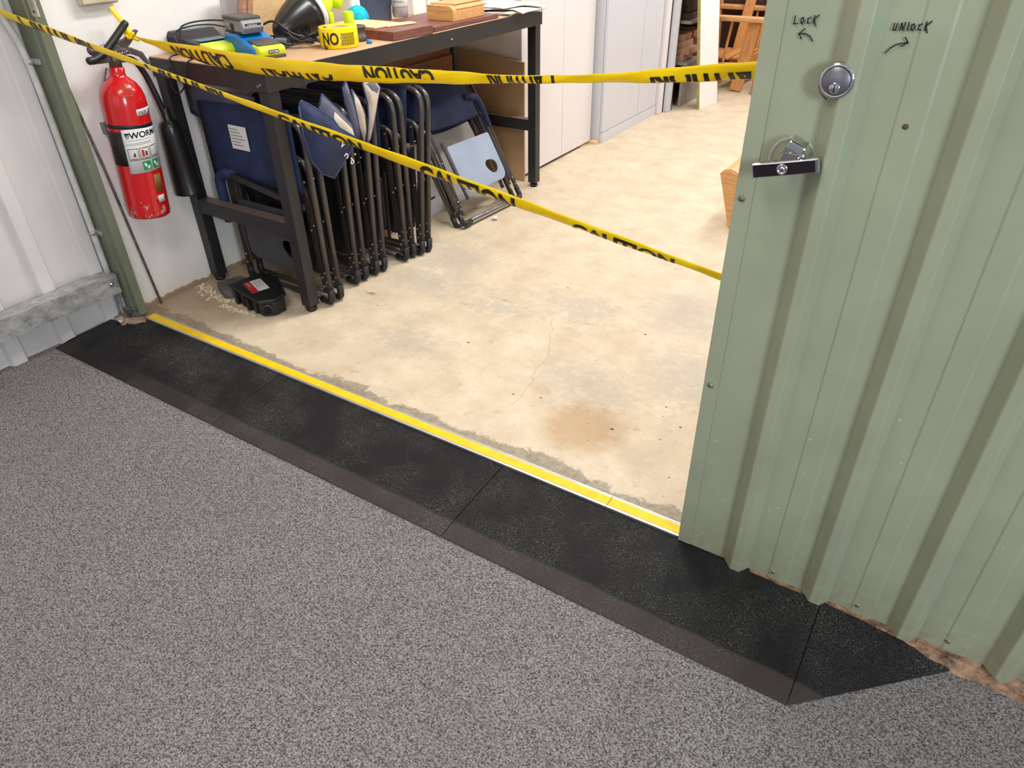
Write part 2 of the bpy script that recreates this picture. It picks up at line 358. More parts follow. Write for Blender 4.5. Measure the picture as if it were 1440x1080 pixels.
def text2d(txt, bold=.02):
    if (txt, bold) in _tc: return _tc[(txt, bold)]
    cu = bpy.data.curves.new('t', 'FONT'); cu.body = txt; cu.offset = bold; cu.resolution_u = 3; cu.size = 1
    o = bpy.data.objects.new('t', cu); COL.objects.link(o); dg = bpy.context.evaluated_depsgraph_get()
    me = o.evaluated_get(dg).to_mesh(); vs = [tuple(v.co) for v in me.vertices]; fs = [tuple(q.vertices) for q in me.polygons]
    o.to_mesh_clear(); bpy.data.objects.remove(o); bpy.data.curves.remove(cu)
    x0, x1 = min(v[0] for v in vs), max(v[0] for v in vs); y0, y1 = min(v[1] for v in vs), max(v[1] for v in vs)
    vs = [((v[0]-x0)/(x1-x0), (v[1]-y0)/(y1-y0)) for v in vs]; _tc[(txt, bold)] = (vs, fs, (x1-x0)/(y1-y0)); return _tc[(txt, bold)]
def text_into(mb, txt, fn, bold=.02, clip=None):
    """adds the text; fn(u, v) in 0..1 -> 3D; clip (v0, v1) keeps that part of the letters"""
    vs, fs, _ = text2d(txt, bold)
    if clip:
        bm = bmesh.new(); bv = [bm.verts.new((v[0], v[1], 0)) for v in vs]
        for f in fs:
            try: bm.faces.new([bv[i] for i in f])
            except ValueError: pass
        for y, s in ((clip[0], -1), (clip[1], 1)):
            bmesh.ops.bisect_plane(bm, geom=bm.verts[:]+bm.edges[:]+bm.faces[:], plane_co=(0, y, 0), plane_no=(0, s, 0), clear_outer=True)
        for k in range(1, 6):
            y = clip[0]+(clip[1]-clip[0])*k/6; bmesh.ops.bisect_plane(bm, geom=bm.verts[:]+bm.edges[:]+bm.faces[:], plane_co=(0, y, 0), plane_no=(0, 1, 0))
        for k in range(1, 30): bmesh.ops.bisect_plane(bm, geom=bm.verts[:]+bm.edges[:]+bm.faces[:], plane_co=(k/30, 0, 0), plane_no=(1, 0, 0))
        bm.verts.index_update(); vs = [(v.co.x, v.co.y) for v in bm.verts]; fs = [tuple(v.index for v in f.verts) for f in bm.faces]; bm.free()
    mb.add([fn(u, v) for u, v in vs], fs)
def plane_fn(o, ux, vy):
    o, ux, vy = Vector(o), Vector(ux), Vector(vy); return lambda u, v: o+ux*u+vy*v
def quad(mb, fn): mb.grid(fn, 6, 1, False)
def copy_tree(o, parent=None):
    c = o.copy(); COL.objects.link(c); c.parent = parent
    for ch in list(o.children): copy_tree(ch, c)
    return c

#@@SETTING
XL = -2.79; XB = -2.816
def corr_profile(x0, x1, centres, base, top, hw_b, hw_t, swage=.0025, pitch=.19):
    """points (x, offset) of ribbed sheet between x0 and x1"""
    pts = [(x0, base)]
    for c in centres:
        if c-hw_b > x0+.01 and c+hw_b < x1-.01:
            pts += [(c-hw_b, base), (c-hw_t-.003, top-.003*(1 if top > base else -1)), (c-hw_t, top), (c+hw_t, top), (c+hw_t+.003, top-.003*(1 if top > base else -1)), (c+hw_b, base)]
        for k, sg in ((.36, 1), (.64, 1)):
            q = c+pitch*k
            if x0+.01 < q-.004 and q+.004 < x1-.01:
                s = swage if top > base else -swage
                pts += [(q-.004, base), (q-.0015, base+s), (q+.0015, base+s), (q+.004, base)]
    pts.append((x1, base)); return sorted(pts)
# near room floor, workshop floor
tag(MB().box(XL-.05, 3.3, -3.6, .06, -.13, -.03).build('floor', 'carpet', base=False), kind='structure')
concrete_floor = tag(MB().box(XL-.05, 3.3, -.022, 6.2, -.125, 0).build('floor', 'concrete', base=False), kind='structure')
# left cladding of the near room, ribs facing in
pr = corr_profile(-3.6, -.02, [-.078-.19*k for k in range(19)], XB, XL-.001, .034, .022, 0)
def extr(pts, fn, z0, z1, back):
    m = MB(); n = len(pts); vs = []
    for z in (z0, z1):
        for a, b in pts: vs.append(fn(a, b, z))
    for i in range(n-1): m.f.append((i, i+1, n+i+1, n+i)); m.mi.append(0); m.sm.append(False)
    m.v = [Vector(v) for v in vs]; return m
tag(extr(pr, lambda a, b, z: (b, a, z), -.0295, 2.8, 0).build('wall_left', 'cladding', base=False, solid=.002), kind='structure')
# workshop left wall with its return to the column
tag(MB().box(-2.86, -2.72, .002, 6.1, 0, 2.8).build('wall_left', 'wall', base=False), kind='structure')
tag(MB().box(-2.86, 3.3, 6.05, 6.2, 0, 2.8).build('wall_back', 'wall', base=False), kind='structure')
tag(MB().box(3.2, 3.3, .06, 6.05, 0, 2.8).build('wall_right', 'wall', base=False), kind='structure')
tag(MB().box(1.75, 3.3, .0, .06, -.03, 2.8).box(-2.6, 1.75, .0, .06, 2.25, 2.8).build('wall_divider', 'cladding', base=False), kind='structure')
tag(MB().box(-2.86, 3.3, -3.6, 6.2, 2.8, 2.9).build('ceiling', 'ceiling', base=False), kind='structure')
# broken slab edge under the sliding door
mb = MB(); n = 60; rr = random.Random(3)
row = []
for i in range(n+1):
    x = -.05+i*.03; w = .018+.016*min(1, max(0, (x-.15)/.25)) + rr.uniform(-.005, .006)
    row.append((x, w))
vs = []
for x, w in row: vs += [(x, -.02, -.029), (x, -.032-w, -.029), (x, -.030-w*.8, -.012+rr.uniform(-.006, .003)), (x, -.02, -.004+rr.uniform(-.003, .001))]
for i in range(n):
    for k in range(4): a = i*4+k; b = i*4+(k+1) % 4; mb.f.append((a, b, b+4, a+4)); mb.mi.append(0); mb.sm.append(False)
mb.v = [Vector(v) for v in vs]; tag(mb.build('trim_1', 'broken_edge', base=False), kind='structure')

m = MB(); rr = random.Random(8)
for k in range(24):
    x = -.16+k*.021; m.box(x, x+.0212, -.0375-rr.uniform(0, .003), -.0325, -.012, .0002+rr.uniform(-.001, .0006))
tag(m.build('trim_2', 'broken_edge', base=False), kind='structure')
m = MB(); rr = random.Random(2); cp = spline([(-1.245, .866, 0), (-1.17, .73, 0), (-1.095, .574, 0), (-1.085, .47, 0), (-1.054, .382, 0), (-1.04, .244, 0)], 9)
cp = [p+Vector((rr.uniform(-.007, .007), rr.uniform(-.004, .004), 0)) for p in cp]
for a, b in zip(cp[:-1], cp[1:]):
    w_ = .0008; m.add([(a.x-w_, a.y, .0003), (a.x+w_, a.y, .0003), (b.x+w_, b.y, .0003), (b.x-w_, b.y, .0003)], [(0, 1, 2, 3)])
crack = m.build('crack', simple('crack_line', (164, 136, 104), .9), concrete_floor)
# ---- rubber ramp pieces
def ramp_piece(x0, x1, extra=None):
    m = MB(); yl, yn, yt = -.331, -.272, -.022
    P = lambda x: [(x, yl, -.0295), (x, yl, -.026), (x, yn, -.0185), (x, yt, -.003), (x, yt, -.0295)]
    a, b = P(x0), P(x1)
    m.add(a+b, [(0, 1, 2, 3, 4), (9, 8, 7, 6, 5)] + [(i, 5+i, 5+(i+1) % 5, (i+1) % 5) for i in range(5)]); return m
RG = 'rubber threshold ramp pieces'
m = MB(); yl, yn, yt = -.331, -.272, -.022
def zt(y): return -.026+(y-yl)/(yn-yl)*.0075 if y < yn else -.0185+(y-yn)/(yt-yn)*.0155
poly = [(-2.787, yl), (-1.852, yl), (-1.852, yn), (-1.852, yt), (-2.655, yt), (-2.655, -.052), (-2.675, -.080), (-2.778, -.095), (-2.787, yn)]
nv = len(poly); vs = [(x, y, zt(y)) for x, y in poly] + [(x, y, -.0295) for x, y in poly]
m.add(vs, [(0, 1, 2, 7), (7, 2, 3, 4, 5, 6), tuple(range(nv, 2*nv))[::-1]] + [(i, (i+1) % nv, nv+(i+1) % nv, nv+i) for i in range(nv)])
tag(m.build('rubber_ramp', 'rubber', bevel=.0015), 'black rubber ramp piece with notched corner beside the green column', 'ramp', RG)
tag(ramp_piece(-1.850, -.902).build('rubber_ramp', 'rubber', bevel=.0015), 'long black rubber ramp piece between the notched one and the middle joint', 'ramp', RG)
tag(ramp_piece(-.900, .012).build('rubber_ramp', 'rubber', bevel=.0015), 'black rubber ramp piece running under the left edge of the green door', 'ramp', RG)
m = MB(); T = [(.014, yl), (.315, -.040), (.30, yt), (.014, yt)]
vs = [(.014, yl, -.026), (.315, -.040, -.026), (.30, yt, -.022), (.014, yt, -.003), (.014, yn, -.0185), (.07, -.232, -.0185), (.22, -.09, -.020)] + [(x, y, -.0295) for x, y in T]
m.add(vs, [(0, 1, 6, 5), (0, 5, 4), (1, 2, 6), (4, 5, 6, 2, 3), (7, 10, 9, 8), (0, 7, 8, 1), (1, 8, 9, 2), (2, 9, 10, 3), (3, 10, 7, 0, 4)])
tag(m.build('rubber_ramp', 'rubber', bevel=.0015), 'triangular black rubber ramp end piece in front of the green door', 'ramp', RG)
# ---- threshold strips
for (x0, x1, lab) in ((-2.645, -.563, 'long aluminium threshold strip with yellow insert across the doorway'), (-.561, -.20, 'short aluminium threshold strip with deeper yellow insert at the green door edge')):
    r = root('threshold_strip', ((x0+x1)/2, 0, 0), lab, 'threshold strip', 'aluminium threshold strips')
    MB().box(x0, x1, -.026, .022, .0002, .003).box(x0, x1, -.026, -.0225, -.002, .0045).box(x0, x1, .0185, .022, .003, .0045).build('rail', 'alu', r)
    MB().box(x0, x1, -.0165, .014, .003, .0046).build('yellow_insert', 'yellow_insert', r)

# ---- green column, base, conduit, girt
r = root('column', (-2.70, 0, -.02), 'green painted steel column between metal cladding and white wall', 'column')
prof = [(-2.787, -.036), (-2.700, -.036), (-2.697, -.030), (-2.668, -.030), (-2.664, -.034), (-2.660, -.034), (-2.660, .0), (-2.787, .0)]
MB().prism(prof, lambda u, v, t: (u, v, t), .012, 2.8).build('web', 'column_green', r, bevel=.002)
MB().box(-2.668, -2.628, -.037, -.030, 1.103, 1.18).build('bracket', 'galv', r, bevel=.002)
m = MB()
for z in (1.118,): m.lathe([(.004, 0), (.004, .002)], (-2.645, -.0372, z), (0, -1, 0), 10)
m.build('bolt', 'black', r)
r = root('column_base', (-2.70, -.03, -.03), 'crumbling mortar and bent metal scraps at foot of green column', 'rubble')
def rock(c, s, seed, sub=1):
    rr = random.Random(seed); bm = bmesh.new(); bmesh.ops.create_icosphere(bm, subdivisions=sub, radius=1)
    vs = [Vector((v.co.x*s[0]*rr.uniform(.75, 1.15)+c[0], v.co.y*s[1]*rr.uniform(.75, 1.15)+c[1], v.co.z*s[2]*rr.uniform(.75, 1.1)+c[2])) for v in bm.verts]
    fs = [tuple(v.index for v in f.verts) for f in bm.faces]; bm.free(); return vs, fs
m = MB(); m.add(*rock((-2.735, -.068, -.008), (.055, .028, .018), 2, 2)); m.add(*rock((-2.675, -.045, -.008), (.048, .034, .018), 5, 2)); m.add(*rock((-2.70, -.09, -.018), (.04, .02, .014), 25, 2)); m.build('mortar', 'stone', r)
m = MB(); m.add(*rock((-2.735, -.040, .020), (.036, .014, .024), 8, 2)); m.add(*rock((-2.685, -.040, .014), (.034, .012, .020), 11, 2)); m.build('metal_cover', 'chunk', r)
m = MB(); m.add(*rock((-2.722, -.082, .008), (.014, .011, .010), 14)); m.add(*rock((-2.708, -.095, .004), (.014, .011, .009), 17)); m.add(*rock((-2.728, -.095, .004), (.012, .010, .008), 19)); m.build('metal_scrap', 'galv', r)
r = root('conduit', (-2.755, -.06, .18), 'white plastic conduit clipped down the green column', 'pipe')
MB().tube(spline([(-2.760, -.052, .18), (-2.760, -.052, .5), (-2.760, -.055, .92), (-2.762, -.075, 1.07), (-2.765, -.12, 1.17), (-2.768, -.2, 1.26)], 6), .0115, 12).build('pipe', 'plastic_white', r)
for z in (.357, .965):
    m = MB(); m.tube([(-2.760, -.053, z-.009), (-2.760, -.053, z+.009)], .0135, 14); m.box(-2.755, -2.718, -.044, -.0365, z-.009, z+.009); m.lathe([(.004, 0), (.004, .002)], (-2.728, -.044, z), (0, -1, 0), 8); m.build('saddle_clip', 'galv', r)
r = root('girt', (-2.75, -1.0, .10), 'galvanised steel channel bolted low along the white cladding', 'steel channel')
m = MB(); prof = [(-2.787, .190), (-2.716, .190), (-2.716, .112), (-2.728, .112), (-2.728, .118), (-2.7185, .118), (-2.7185, .1875), (-2.787, .1875)]
m.prism([(a, b) for a, b in prof], lambda u, v, t: (u, t, v), -3.5, -.045).build('channel', 'galv', r)
MB().lathe([(.010, 0), (.010, .004), (.006, .008), (0, .008)], (-2.716, -.075, .157), (1, 0, 0), 6).build('bolt', 'chrome', r)
MB().box(-2.788, -2.735, -.047, -.041, -.02, .188).build('cleat', 'galv', r)
# steel rod against the wall
tag(MB().tube([(-2.705, .090, .003), (-2.707, .045, .594), (-2.708, .022, .82), (-2.690, -.008, 1.08)], .0055, 8).build('steel_rod', 'steel_rod'), 'thin dark steel rod leaning between green column and extinguisher', 'rod')
r = root('wall_socket', (-2.72, .21, 1.11), 'cream switch box on white wall above the extinguisher', 'socket')
MB().box(-2.719, -2.690, .145, .285, 1.112, 1.20).build('box', 'outlet', r, bevel=.006)
MB().box(-2.690, -2.683, .15, .28, 1.117, 1.195).build('cover', 'outlet', r, bevel=.003)

#@@DOOR
DZ0, DZ1 = .001, 2.25
pts = [(-.335, -.032)]
for k in range(10):
    c = -.1925+.191*k
    pts += [(c-.0335, -.032), (c-.0125, -.0560), (c-.0100, -.0575), (c+.0095, -.0575), (c+.0115, -.0562), (c+.0270, -.032)]
    pts += [(c+.0745, -.032), (c+.0785, -.0340), (c+.1165, -.0340), (c+.1205, -.032)]
pts = [p for p in pts if p[0] < 1.69]+[(1.70, -.032)]
door = tag(extr(pts, lambda a, b, z: (a, b, z), DZ0, DZ1, 0).build('door_1', 'green', base=False, solid=.0012), kind='structure')
m = MB(); m.box(-.349, -.316, -.0355, -.0325, DZ0+.001, DZ1).box(-.349, -.3465, -.0325, .004, DZ0+.001, DZ1); m.build('edge_trim', 'green', door, bevel=.0008)
MB().box(-.346, 1.70, -.008, .004, DZ0+.03, DZ0+.07).box(-.346, 1.70, -.008, .004, 1.0, 1.04).build('rail', 'galv', door)
for (x, z, y) in ((-.099, 1.076, -.0325), (-.335, .917, -.0355), (-.333, .495, -.0355), (-.107, .022, -.0325), (.085, .025, -.0325), (.271, .028, -.0325), (.46, .028, -.0325)):
    MB().lathe([(.0068, 0), (.0062, .0012), (.0045, .0014), (.0045, .0035), (0, .0036)], (x, y, z), (0, -1, 0), 12).build('screw', 'rust' if x == -.099 else 'steel_rod', door)
# marker writing
def stroke(mb, pl, w=.0020, y=-.0358):
    for (a, b), (c, d) in zip(pl[:-1], pl[1:]):
        dx, dz = c-a, d-b; l = math.hypot(dx, dz) or 1; nx, nz = -dz/l*w/2, dx/l*w/2; ex, ez = dx/l*w*.3, dz/l*w*.3
        mb.add([(a-ex+nx, y, b-ez+nz), (a-ex-nx, y, b-ez-nz), (c+ex-nx, y, d+ez-nz), (c+ex+nx, y, d+ez+nz)], [(0, 1, 2, 3)])
def write(glyphs, fn, name, parts):
    m = MB()
    for g in glyphs:
        stroke(m, [fn(*p) for p in g])
    o = m.build(name, 'marker', door, solid=.0003); return o
L = {'L': [[(0, 1), (0, 0), (.7, .05)]], 'o': [[(.35, .8), (.05, .6), (.05, .15), (.4, 0), (.6, .4), (.35, .8)]], 'c': [[(.6, .8), (.1, .6), (.1, .1), (.6, .1)]], 'K': [[(.05, 1), (0, 0)], [(.9, 1.1), (.05, .5), (.6, -.25)]],
     'u': [[(0, .9), (.05, .1), (.45, .1), (.55, .9)]], 'N': [[(0, 0), (.1, .9), (.5, .1), (.7, 1)]], 'l': [[(.1, 1), (.05, 0)]]}
def word(txt, x, z, w, h, sl):
    gl = []
    for ch in txt:
        for s in L[ch]: gl.append([(x+px*w*.8, z+pz*h) for px, pz in s])
        x += w*(.55 if ch == 'l' else 1.); z += sl
    return write(gl, lambda a, b: (a, b), 'handwriting', None)
word('LocK', -.300, 1.212, .0098, .0115, .0006)
word('uNlocK', -.1535, 1.2105, .0094, .0115, .0006)
write([[(-.266, 1.189), (-.272, 1.196), (-.280, 1.199), (-.289, 1.198)], [(-.281, 1.206), (-.289, 1.198), (-.284, 1.191)]], lambda a, b: (a, b), 'arrow_mark', None)
write([[(-.156, 1.179), (-.150, 1.187), (-.141, 1.193), (-.128, 1.196)], [(-.134, 1.203), (-.128, 1.196), (-.136, 1.190)]], lambda a, b: (a, b), 'arrow_mark', None)
# scratches round the handle
m = MB(); cx, cz = -.258, 1.000
for a0, a1, rr_ in ((100, 235, .040), (-10, 70, .036), (120, 200, .042), (40, 130, .038)):
    stroke(m, [(cx+rr_*math.cos(math.radians(a)), cz+rr_*math.sin(math.radians(a))) for a in range(a0, a1, 8)], .0008)
m.build('scratch', 'label', door, solid=.0003)
# round cylinder lock
lk = bpy.data.objects.new('cylinder_lock', None); COL.objects.link(lk); lk.parent = door; lk.location = (-.214, -.034, 1.133)
MB().lathe([(.020, 0), (.020, .018), (.0275, .0185), (.0285, .021), (.0265, .026), (.0225, .0285), (.0215, .0265), (0, .0265)], (-.212, -.0325, 1.137), (-.03, -1, .02), 36).build('lock_ring', 'chrome', lk)
MB().lathe([(.0212, 0), (.0212, .0022), (.0205, .003), (0, .003)], (-.2128, -.0592, 1.1375), (-.03, -1, .02), 32).build('lock_face', 'satin', lk)
MB().lathe([(.0085, 0), (.0085, .002), (.0075, .003), (.0, .003)], (-.2128, -.0622, 1.1275), (-.03, -1, .02), 20).build('key_plug', 'chrome', lk)
MB().box(-.2140, -.2116, -.0660, -.0650, 1.1215, 1.1335).build('keyway', 'seal', lk)
MB().lathe([(.031, 0), (.030, .0012), (.0, .0012)], (-.214, -.0325, 1.131), (0, -1, 0), 28).build('brown_ring', 'rust', lk)  # flat brown disc behind the lock, set a little low
# T handle
hd = bpy.data.objects.new('handle', None); COL.objects.link(hd); hd.parent = door; hd.location = (-.27, -.034, .98)
MB().lathe([(.022, 0), (.021, .003), (.012, .006), (.0115, .032)], (-.258, -.0325, .999), (-.10, -1, -.12), 22).build('shaft', 'chrome', hd)
m = MB(); m.X = Matrix.Translation((-.256, -.052, 1.022)) @ Euler((.35, .42, .1)).to_matrix().to_4x4(); m.prism([(-.016, -.020), (.014, -.020), (.017, .004), (.012, .018), (-.012, .020), (-.018, .010)], lambda u, v, t: (t, u, v), -.015, .015); m.build('shank', 'chrome', hd, bevel=.0025)
X = Matrix.Translation((-.261, -.073, .9955)) @ Euler((.02, -.23, .05)).to_matrix().to_4x4()
m = MB(); m.X = X; m.box(-.055, .055, -.004, .012, -.0125, .0125); m.build('grip', 'chrome', hd, bevel=.0022)
m = MB(); m.X = X; m.box(-.0525, .0490, -.0050, -.0038, -.0105, .0105); m.build('grip_face', 'chrome_dark', hd)
m = MB(); m.X = X; m.lathe([(.0092, .0), (.0092, .003), (.0072, .0042), (.0062, .0018), (.0040, .0018), (.0036, .0032), (0, .0032)], (-.004, -.0048, 0), (0, -1, 0), 24); m.build('key_cylinder', 'chrome', hd)
m = MB(); m.X = X; m.box(-.0052, -.0028, -.0085, -.0079, -.0016, .0016); m.build('keyway', 'seal', hd)

#@@TAPES
def make_tape(name, label, path_s, P, wfun, words, crump=.0015, seed=1):
    """P(s)->point; wfun(s)->(width vector full, shift); words: (s0, s1, flip, vlo, vhi, clip lo, hi)"""
    r = root(name, P(path_s[1]*.5), label, 'caution tape', 'strung caution tapes'); rr = random.Random(seed)
    ph = [rr.uniform(0, 6) for _ in range(4)]
    def surf(s, v, off=0.):
        v = max(0., min(1., v))
        w = wfun(s); p = P(s)+w*(v-.5); nrm = w.normalized().cross((P(s+.01)-P(s-.01)).normalized())
        if nrm.y > 0: nrm = -nrm
        d = crump*(math.sin(23*s+ph[0]+3*v)+.6*math.sin(51*s+ph[1]-5*v)) + .10*w.length*math.cos((v-.5)*PI)
        return p+nrm*(d+off)
    n = 400; s0, s1 = path_s
    MB().grid(lambda a, b: surf(s0+(s1-s0)*a, b), n, 6).build('tape', 'tape', r, solid=.0006)
    for (a, b, flip, v0, v1, c0, c1) in words:
        m = MB()
        def fn(u, v):
            q = (v-c0)/(c1-c0); q = v0+(v1-v0)*q
            if flip: return surf(b-(b-a)*u, v1+v0-q, .0011)
            return surf(a+(b-a)*u, q, .0011)
        text_into(m, 'CAUTION', fn, .045, (c0, c1)); m.build('lettering', 'ink', r)
    return r
A1 = Vector((-2.76, -.086, 1.115)); B1 = Vector((-.362, .03, .721)); L1 = (B1-A1).length; D1 = (B1-A1)/L1
upv = Vector((0, -.45, .89)); W1 = (upv-D1*upv.dot(D1)).normalized()
def w1(s): return W1*(.030+.007*math.sin(s*4+1) - .004*(s < .9))
make_tape('caution_tape', 'lower yellow caution tape sloping down from top left across extinguisher to green door', (-.35, L1+.12), lambda s: A1+D1*s, w1,
    [(.10, .445, False, .12, .98, .35, .6), (.677, .989, False, .12, .98, .35, .62), (1.185, 1.473, False, 0., .80, .3, 1), (1.65, 1.925, False, 0., .85, .45, 1), (2.075, 2.325, False, 0., .72, .45, 1)], .0008, 3)
A2 = Vector((-2.62, .25, 0)); B2 = Vector((-.359, .03, 0)); L2 = (B2-A2).length; D2 = (B2-A2)/L2
Z2 = [(-.3, 1.04), (.001, 1.019), (.069, 1.006), (.248, .994), (.417, .989), (.577, .989), (.725, .988), (.865, .992), (1.028, 1.001), (1.177, 1.009), (1.341, 1.022), (1.467, 1.032), (1.626, 1.044), (1.75, 1.056), (1.864, 1.068), (1.952, 1.08), (2.095, 1.099), (2.181, 1.113), (2.271, 1.128), (2.5, 1.158)]
def lerp(T, s):
    if s <= T[0][0]: return T[0][1]
    for (a, p), (b, q) in zip(T[:-1], T[1:]):
        if s <= b:
            t = (s-a)/(b-a); return p+(q-p)*t
    return T[-1][1]
def zs(s): return sum(lerp(Z2, s+d) for d in (-.1, -.05, 0, .05, .1))/5
def P2(s): q = A2+D2*s; return Vector((q.x, q.y, zs(s) if s > .12 else lerp(Z2, s)))
W2w = [(-.1, .012), (.02, .014), (.12, .022), (.3, .052), (.5, .068), (.8, .064), (1.05, .056), (1.3, .046), (1.5, .036), (1.7, .021), (1.85, .0175), (2.0, .024), (2.2, .036), (2.4, .036)]
def w2(s):
    t = Vector((D2.x, D2.y, (zs(s+.02)-zs(s-.02))/.04)).normalized(); u = Vector((0, -.42, .9)); return (u-t*u.dot(t)).normalized()*lerp(W2w, s)
make_tape('caution_tape', 'upper yellow caution tape tied to the extinguisher handle and sagging across bench front', (.0, L2+.12), P2, w2,
    [(.26, .60, True, .0, .80, .12, 1), (.751, 1.08, True, .0, .42, .5, 1), (1.22, 1.474, True, .38, 1., 0, .72), (1.641, 1.828, True, .04, .96, .38, .62), (2.057, 2.30, True, .05, .55, .38, .62)], .0014, 5)
# knot and loose tail
r = root('tape_knot', (-2.63, .25, 1.02), 'knotted yellow tape end with loose tail on the extinguisher handle', 'caution tape')
m = MB(); m.tube([(-2.622+.014*math.cos(a), .245+.012*math.sin(a), 1.015+.008*math.sin(2*a)) for a in [i*PI/6 for i in range(12)]]+[(-2.608, .245, 1.018)], .005, 6); m.tube([(-2.63, .235, 1.032), (-2.612, .255, 1.005), (-2.60, .262, 1.0)], .007, 6); m.build('knot', 'tape', r)
tl = spline([(-2.622, .250, 1.022), (-2.640, .245, 1.055), (-2.655, .235, 1.085), (-2.665, .232, 1.105)], 5)
m = MB(); m.grid(lambda a, b: tl[min(int(a*15), 15)]+Vector((.003*math.sin(b*PI), (b-.5)*.018, (b-.5)*.004)), 15, 4); m.build('tail', 'tape', r, solid=.0008)

#@@EXT
r = root('fire_extinguisher', (-2.630, .128, .40), 'red carbon dioxide fire extinguisher with black horn hanging on white wall', 'fire extinguisher')
ext = r
ax = Vector((0, .085, 1)).normalized(); c0 = Vector((-2.632, .122, .398))
def cyl(th, h, rad=.0755):  # point on the body: th measured from +x toward -y
    d = Vector((math.cos(th), -math.sin(th), 0)); return c0+ax*h+d*rad
body = MB().lathe([(.0, .006), (.055, .003), (.070, .0), (.0745, .006), (.0755, .02), (.0755, .405), (.073, .432), (.066, .456), (.054, .476), (.038, .490), (.029, .497), (.0255, .505), (.0255, .526), (.023, .528), (0, .528)], c0, ax, 40).build('cylinder', 'red', r)
def wrap(name, mat, th0, th1, h0, h1, rad=.0762, n=16):
    return MB().grid(lambda a, b: cyl(th0+(th1-th0)*a, h0+(h1-h0)*b, rad), n, 1).build(name, mat, r, solid=.0006)
TH = lambda deg: math.radians(deg)
# theta: 90 = toward -y, 0 = toward +x; label sits to the right as seen from the doorway
MB().lathe([(.0762, 0), (.0772, .001), (.0772, .012), (.0762, .013)], c0+ax*.330, ax, 40, False).build('strap', 'black', r)
wrap('black_label', 'label_black', TH(115), TH(55), .205, .325)
lab = wrap('instruction_label', 'label', TH(56), TH(-95), .178, .333, .0764)
def lp(th, h, off=.0772): return lambda u, v: cyl(TH(th[0]+(th[1]-th[0])*u), h[0]+(h[1]-h[0])*v, off)
m = MB(); text_into(m, 'WORMALD', lp((39, -84), (.300, .322)), .03); m.build('lettering', 'ink', r)
m = MB(); m.add([lp((50, 42), (.300, .321))(u, v) for u, v in ((0, 1), (.5, 0), (1, 1))], [(0, 1, 2)]); m.add([lp((43, 38), (.300, .321))(u, v) for u, v in ((0, 1), (.6, 0), (1, 1))], [(0, 1, 2)]); m.build('emblem', 'ink', r)
m = MB(); m.add([lp((45, 41), (.300, .310))(u, v) for u, v in ((.5, 1), (0, 0), (1, 0))], [(0, 1, 2)]); m.build('emblem', 'label_red', r)
m = MB()
for h in (.293, .283, .278): text_into(m, 'IIIIII IIII IIIIIII IIII III', lp((50, -18), (h, h+.004)), -.01) if False else quad(m, lp((50, -18), (h, h+.0012)))
for k, (a, b) in enumerate(((50, 24), (21, -6), (-9, -36))):
    for e in ((0, 1, 0, .05), (0, 1, .95, 1), (0, .05, 0, 1), (.95, 1, 0, 1)):
        quad(m, lp((a+(b-a)*e[0], a+(b-a)*e[1]), (.224+.042*e[2], .224+.042*e[3])))
    quad(m, lp((a-4, b+4), (.228, .230)))
quad(m, lp((36, 32), (.238, .250))); quad(m, lp((6, 1), (.236, .252)))
m.build('pictogram_lines', 'ink', r)
m = MB(); quad(m, lp((16, 9), (.234, .258))); quad(m, lp((38, 35), (.236, .244))); m.build('pictogram', 'label_red', r)
for (a, b) in ((20, -2), (-8, -30)):
    m = MB(); quad(m, lp((a, b), (.186, .217), .0774)); m.build('green_square', 'label_green', r)
    m = MB(); c = (a+b)/2
    m.add([lp((a, b), (.186, .217), .0782)(u, v) for u, v in ((.15, .75), (.4, .85), (.55, .5), (.3, .35))], [(0, 1, 2, 3)])
    m.add([lp((a, b), (.186, .217), .0780)(u, v) for u, v in ((.55, .4), (.85, .55), (.8, .15), (.5, .12))], [(0, 1, 2, 3)]); m.build('white_symbol', 'label', r)
wrap('gold_label', 'label_gold', TH(-2), TH(-26), .098, .162)
wrap('small_tag', 'label', TH(-2), TH(-24), .058, .084)
wrap('small_tag', 'label_red', TH(4), TH(-2), .058, .084, .0766)
wrap('code_tag', 'label', TH(6), TH(-50), .372, .394, .0764)
m = MB(); text_into(m, 'WP 20', lp((3, -48), (.377, .389), .0776), .0); m.build('lettering', 'ink', r)
m = MB()
for k, t in enumerate(('LLGR', 'CO2', 'H12', '304')): text_into(m, t, (lambda k: lambda u, v: c0+ax*(.470-.010*k+v*.007)+Vector((math.cos(TH(30-u*26)), -math.sin(TH(30-u*26)), 0))*(.0602+.0056*k-.004*v))(k), 0)
m.build('stamped_marks', 'label_gold', r)
tp = c0+ax*.528
MB().lathe([(.021, 0), (.021, .012), (.024, .016), (.024, .032), (.017, .040), (.017, .052), (0, .052)], tp, ax, 18).build('valve', 'brass', r)
m = MB(); m.X = Matrix.Translation(tp+Vector((0, 0, .034))); m.prism([(-.040, .012), (-.075, .004), (-.088, -.006), (-.085, -.014), (-.03, -.016), (.02, -.008), (.06, .002), (.10, -.016), (.12, -.045), (.126, -.04), (.11, .0), (.07, .020), (.02, .022)], lambda u, v, t: (t, u, v), -.011, .011)
m.build('lower_handle', 'satin_dark', r, bevel=.003)
m = MB(); m.tube(spline([(-2.600, .055, .962), (-2.600, .080, .962), (-2.604, .120, .976), (-2.612, .170, 1.006), (-2.618, .215, 1.036), (-2.620, .245, 1.058)], 5), [.009]+[.0125]*24+[.010], 12); m.build('upper_handle', 'black', r)
m = MB(); m.prism([(-.045, 0), (-.03, .03), (.0, .04), (.05, .052), (.10, .075), (.11, .070), (.07, .035), (.02, .0)], lambda u, v, t: (tp.x+t, tp.y+u+.01, tp.z+.032+v), -.008, .006); m.build('lever', 'satin_dark', r, bevel=.002)
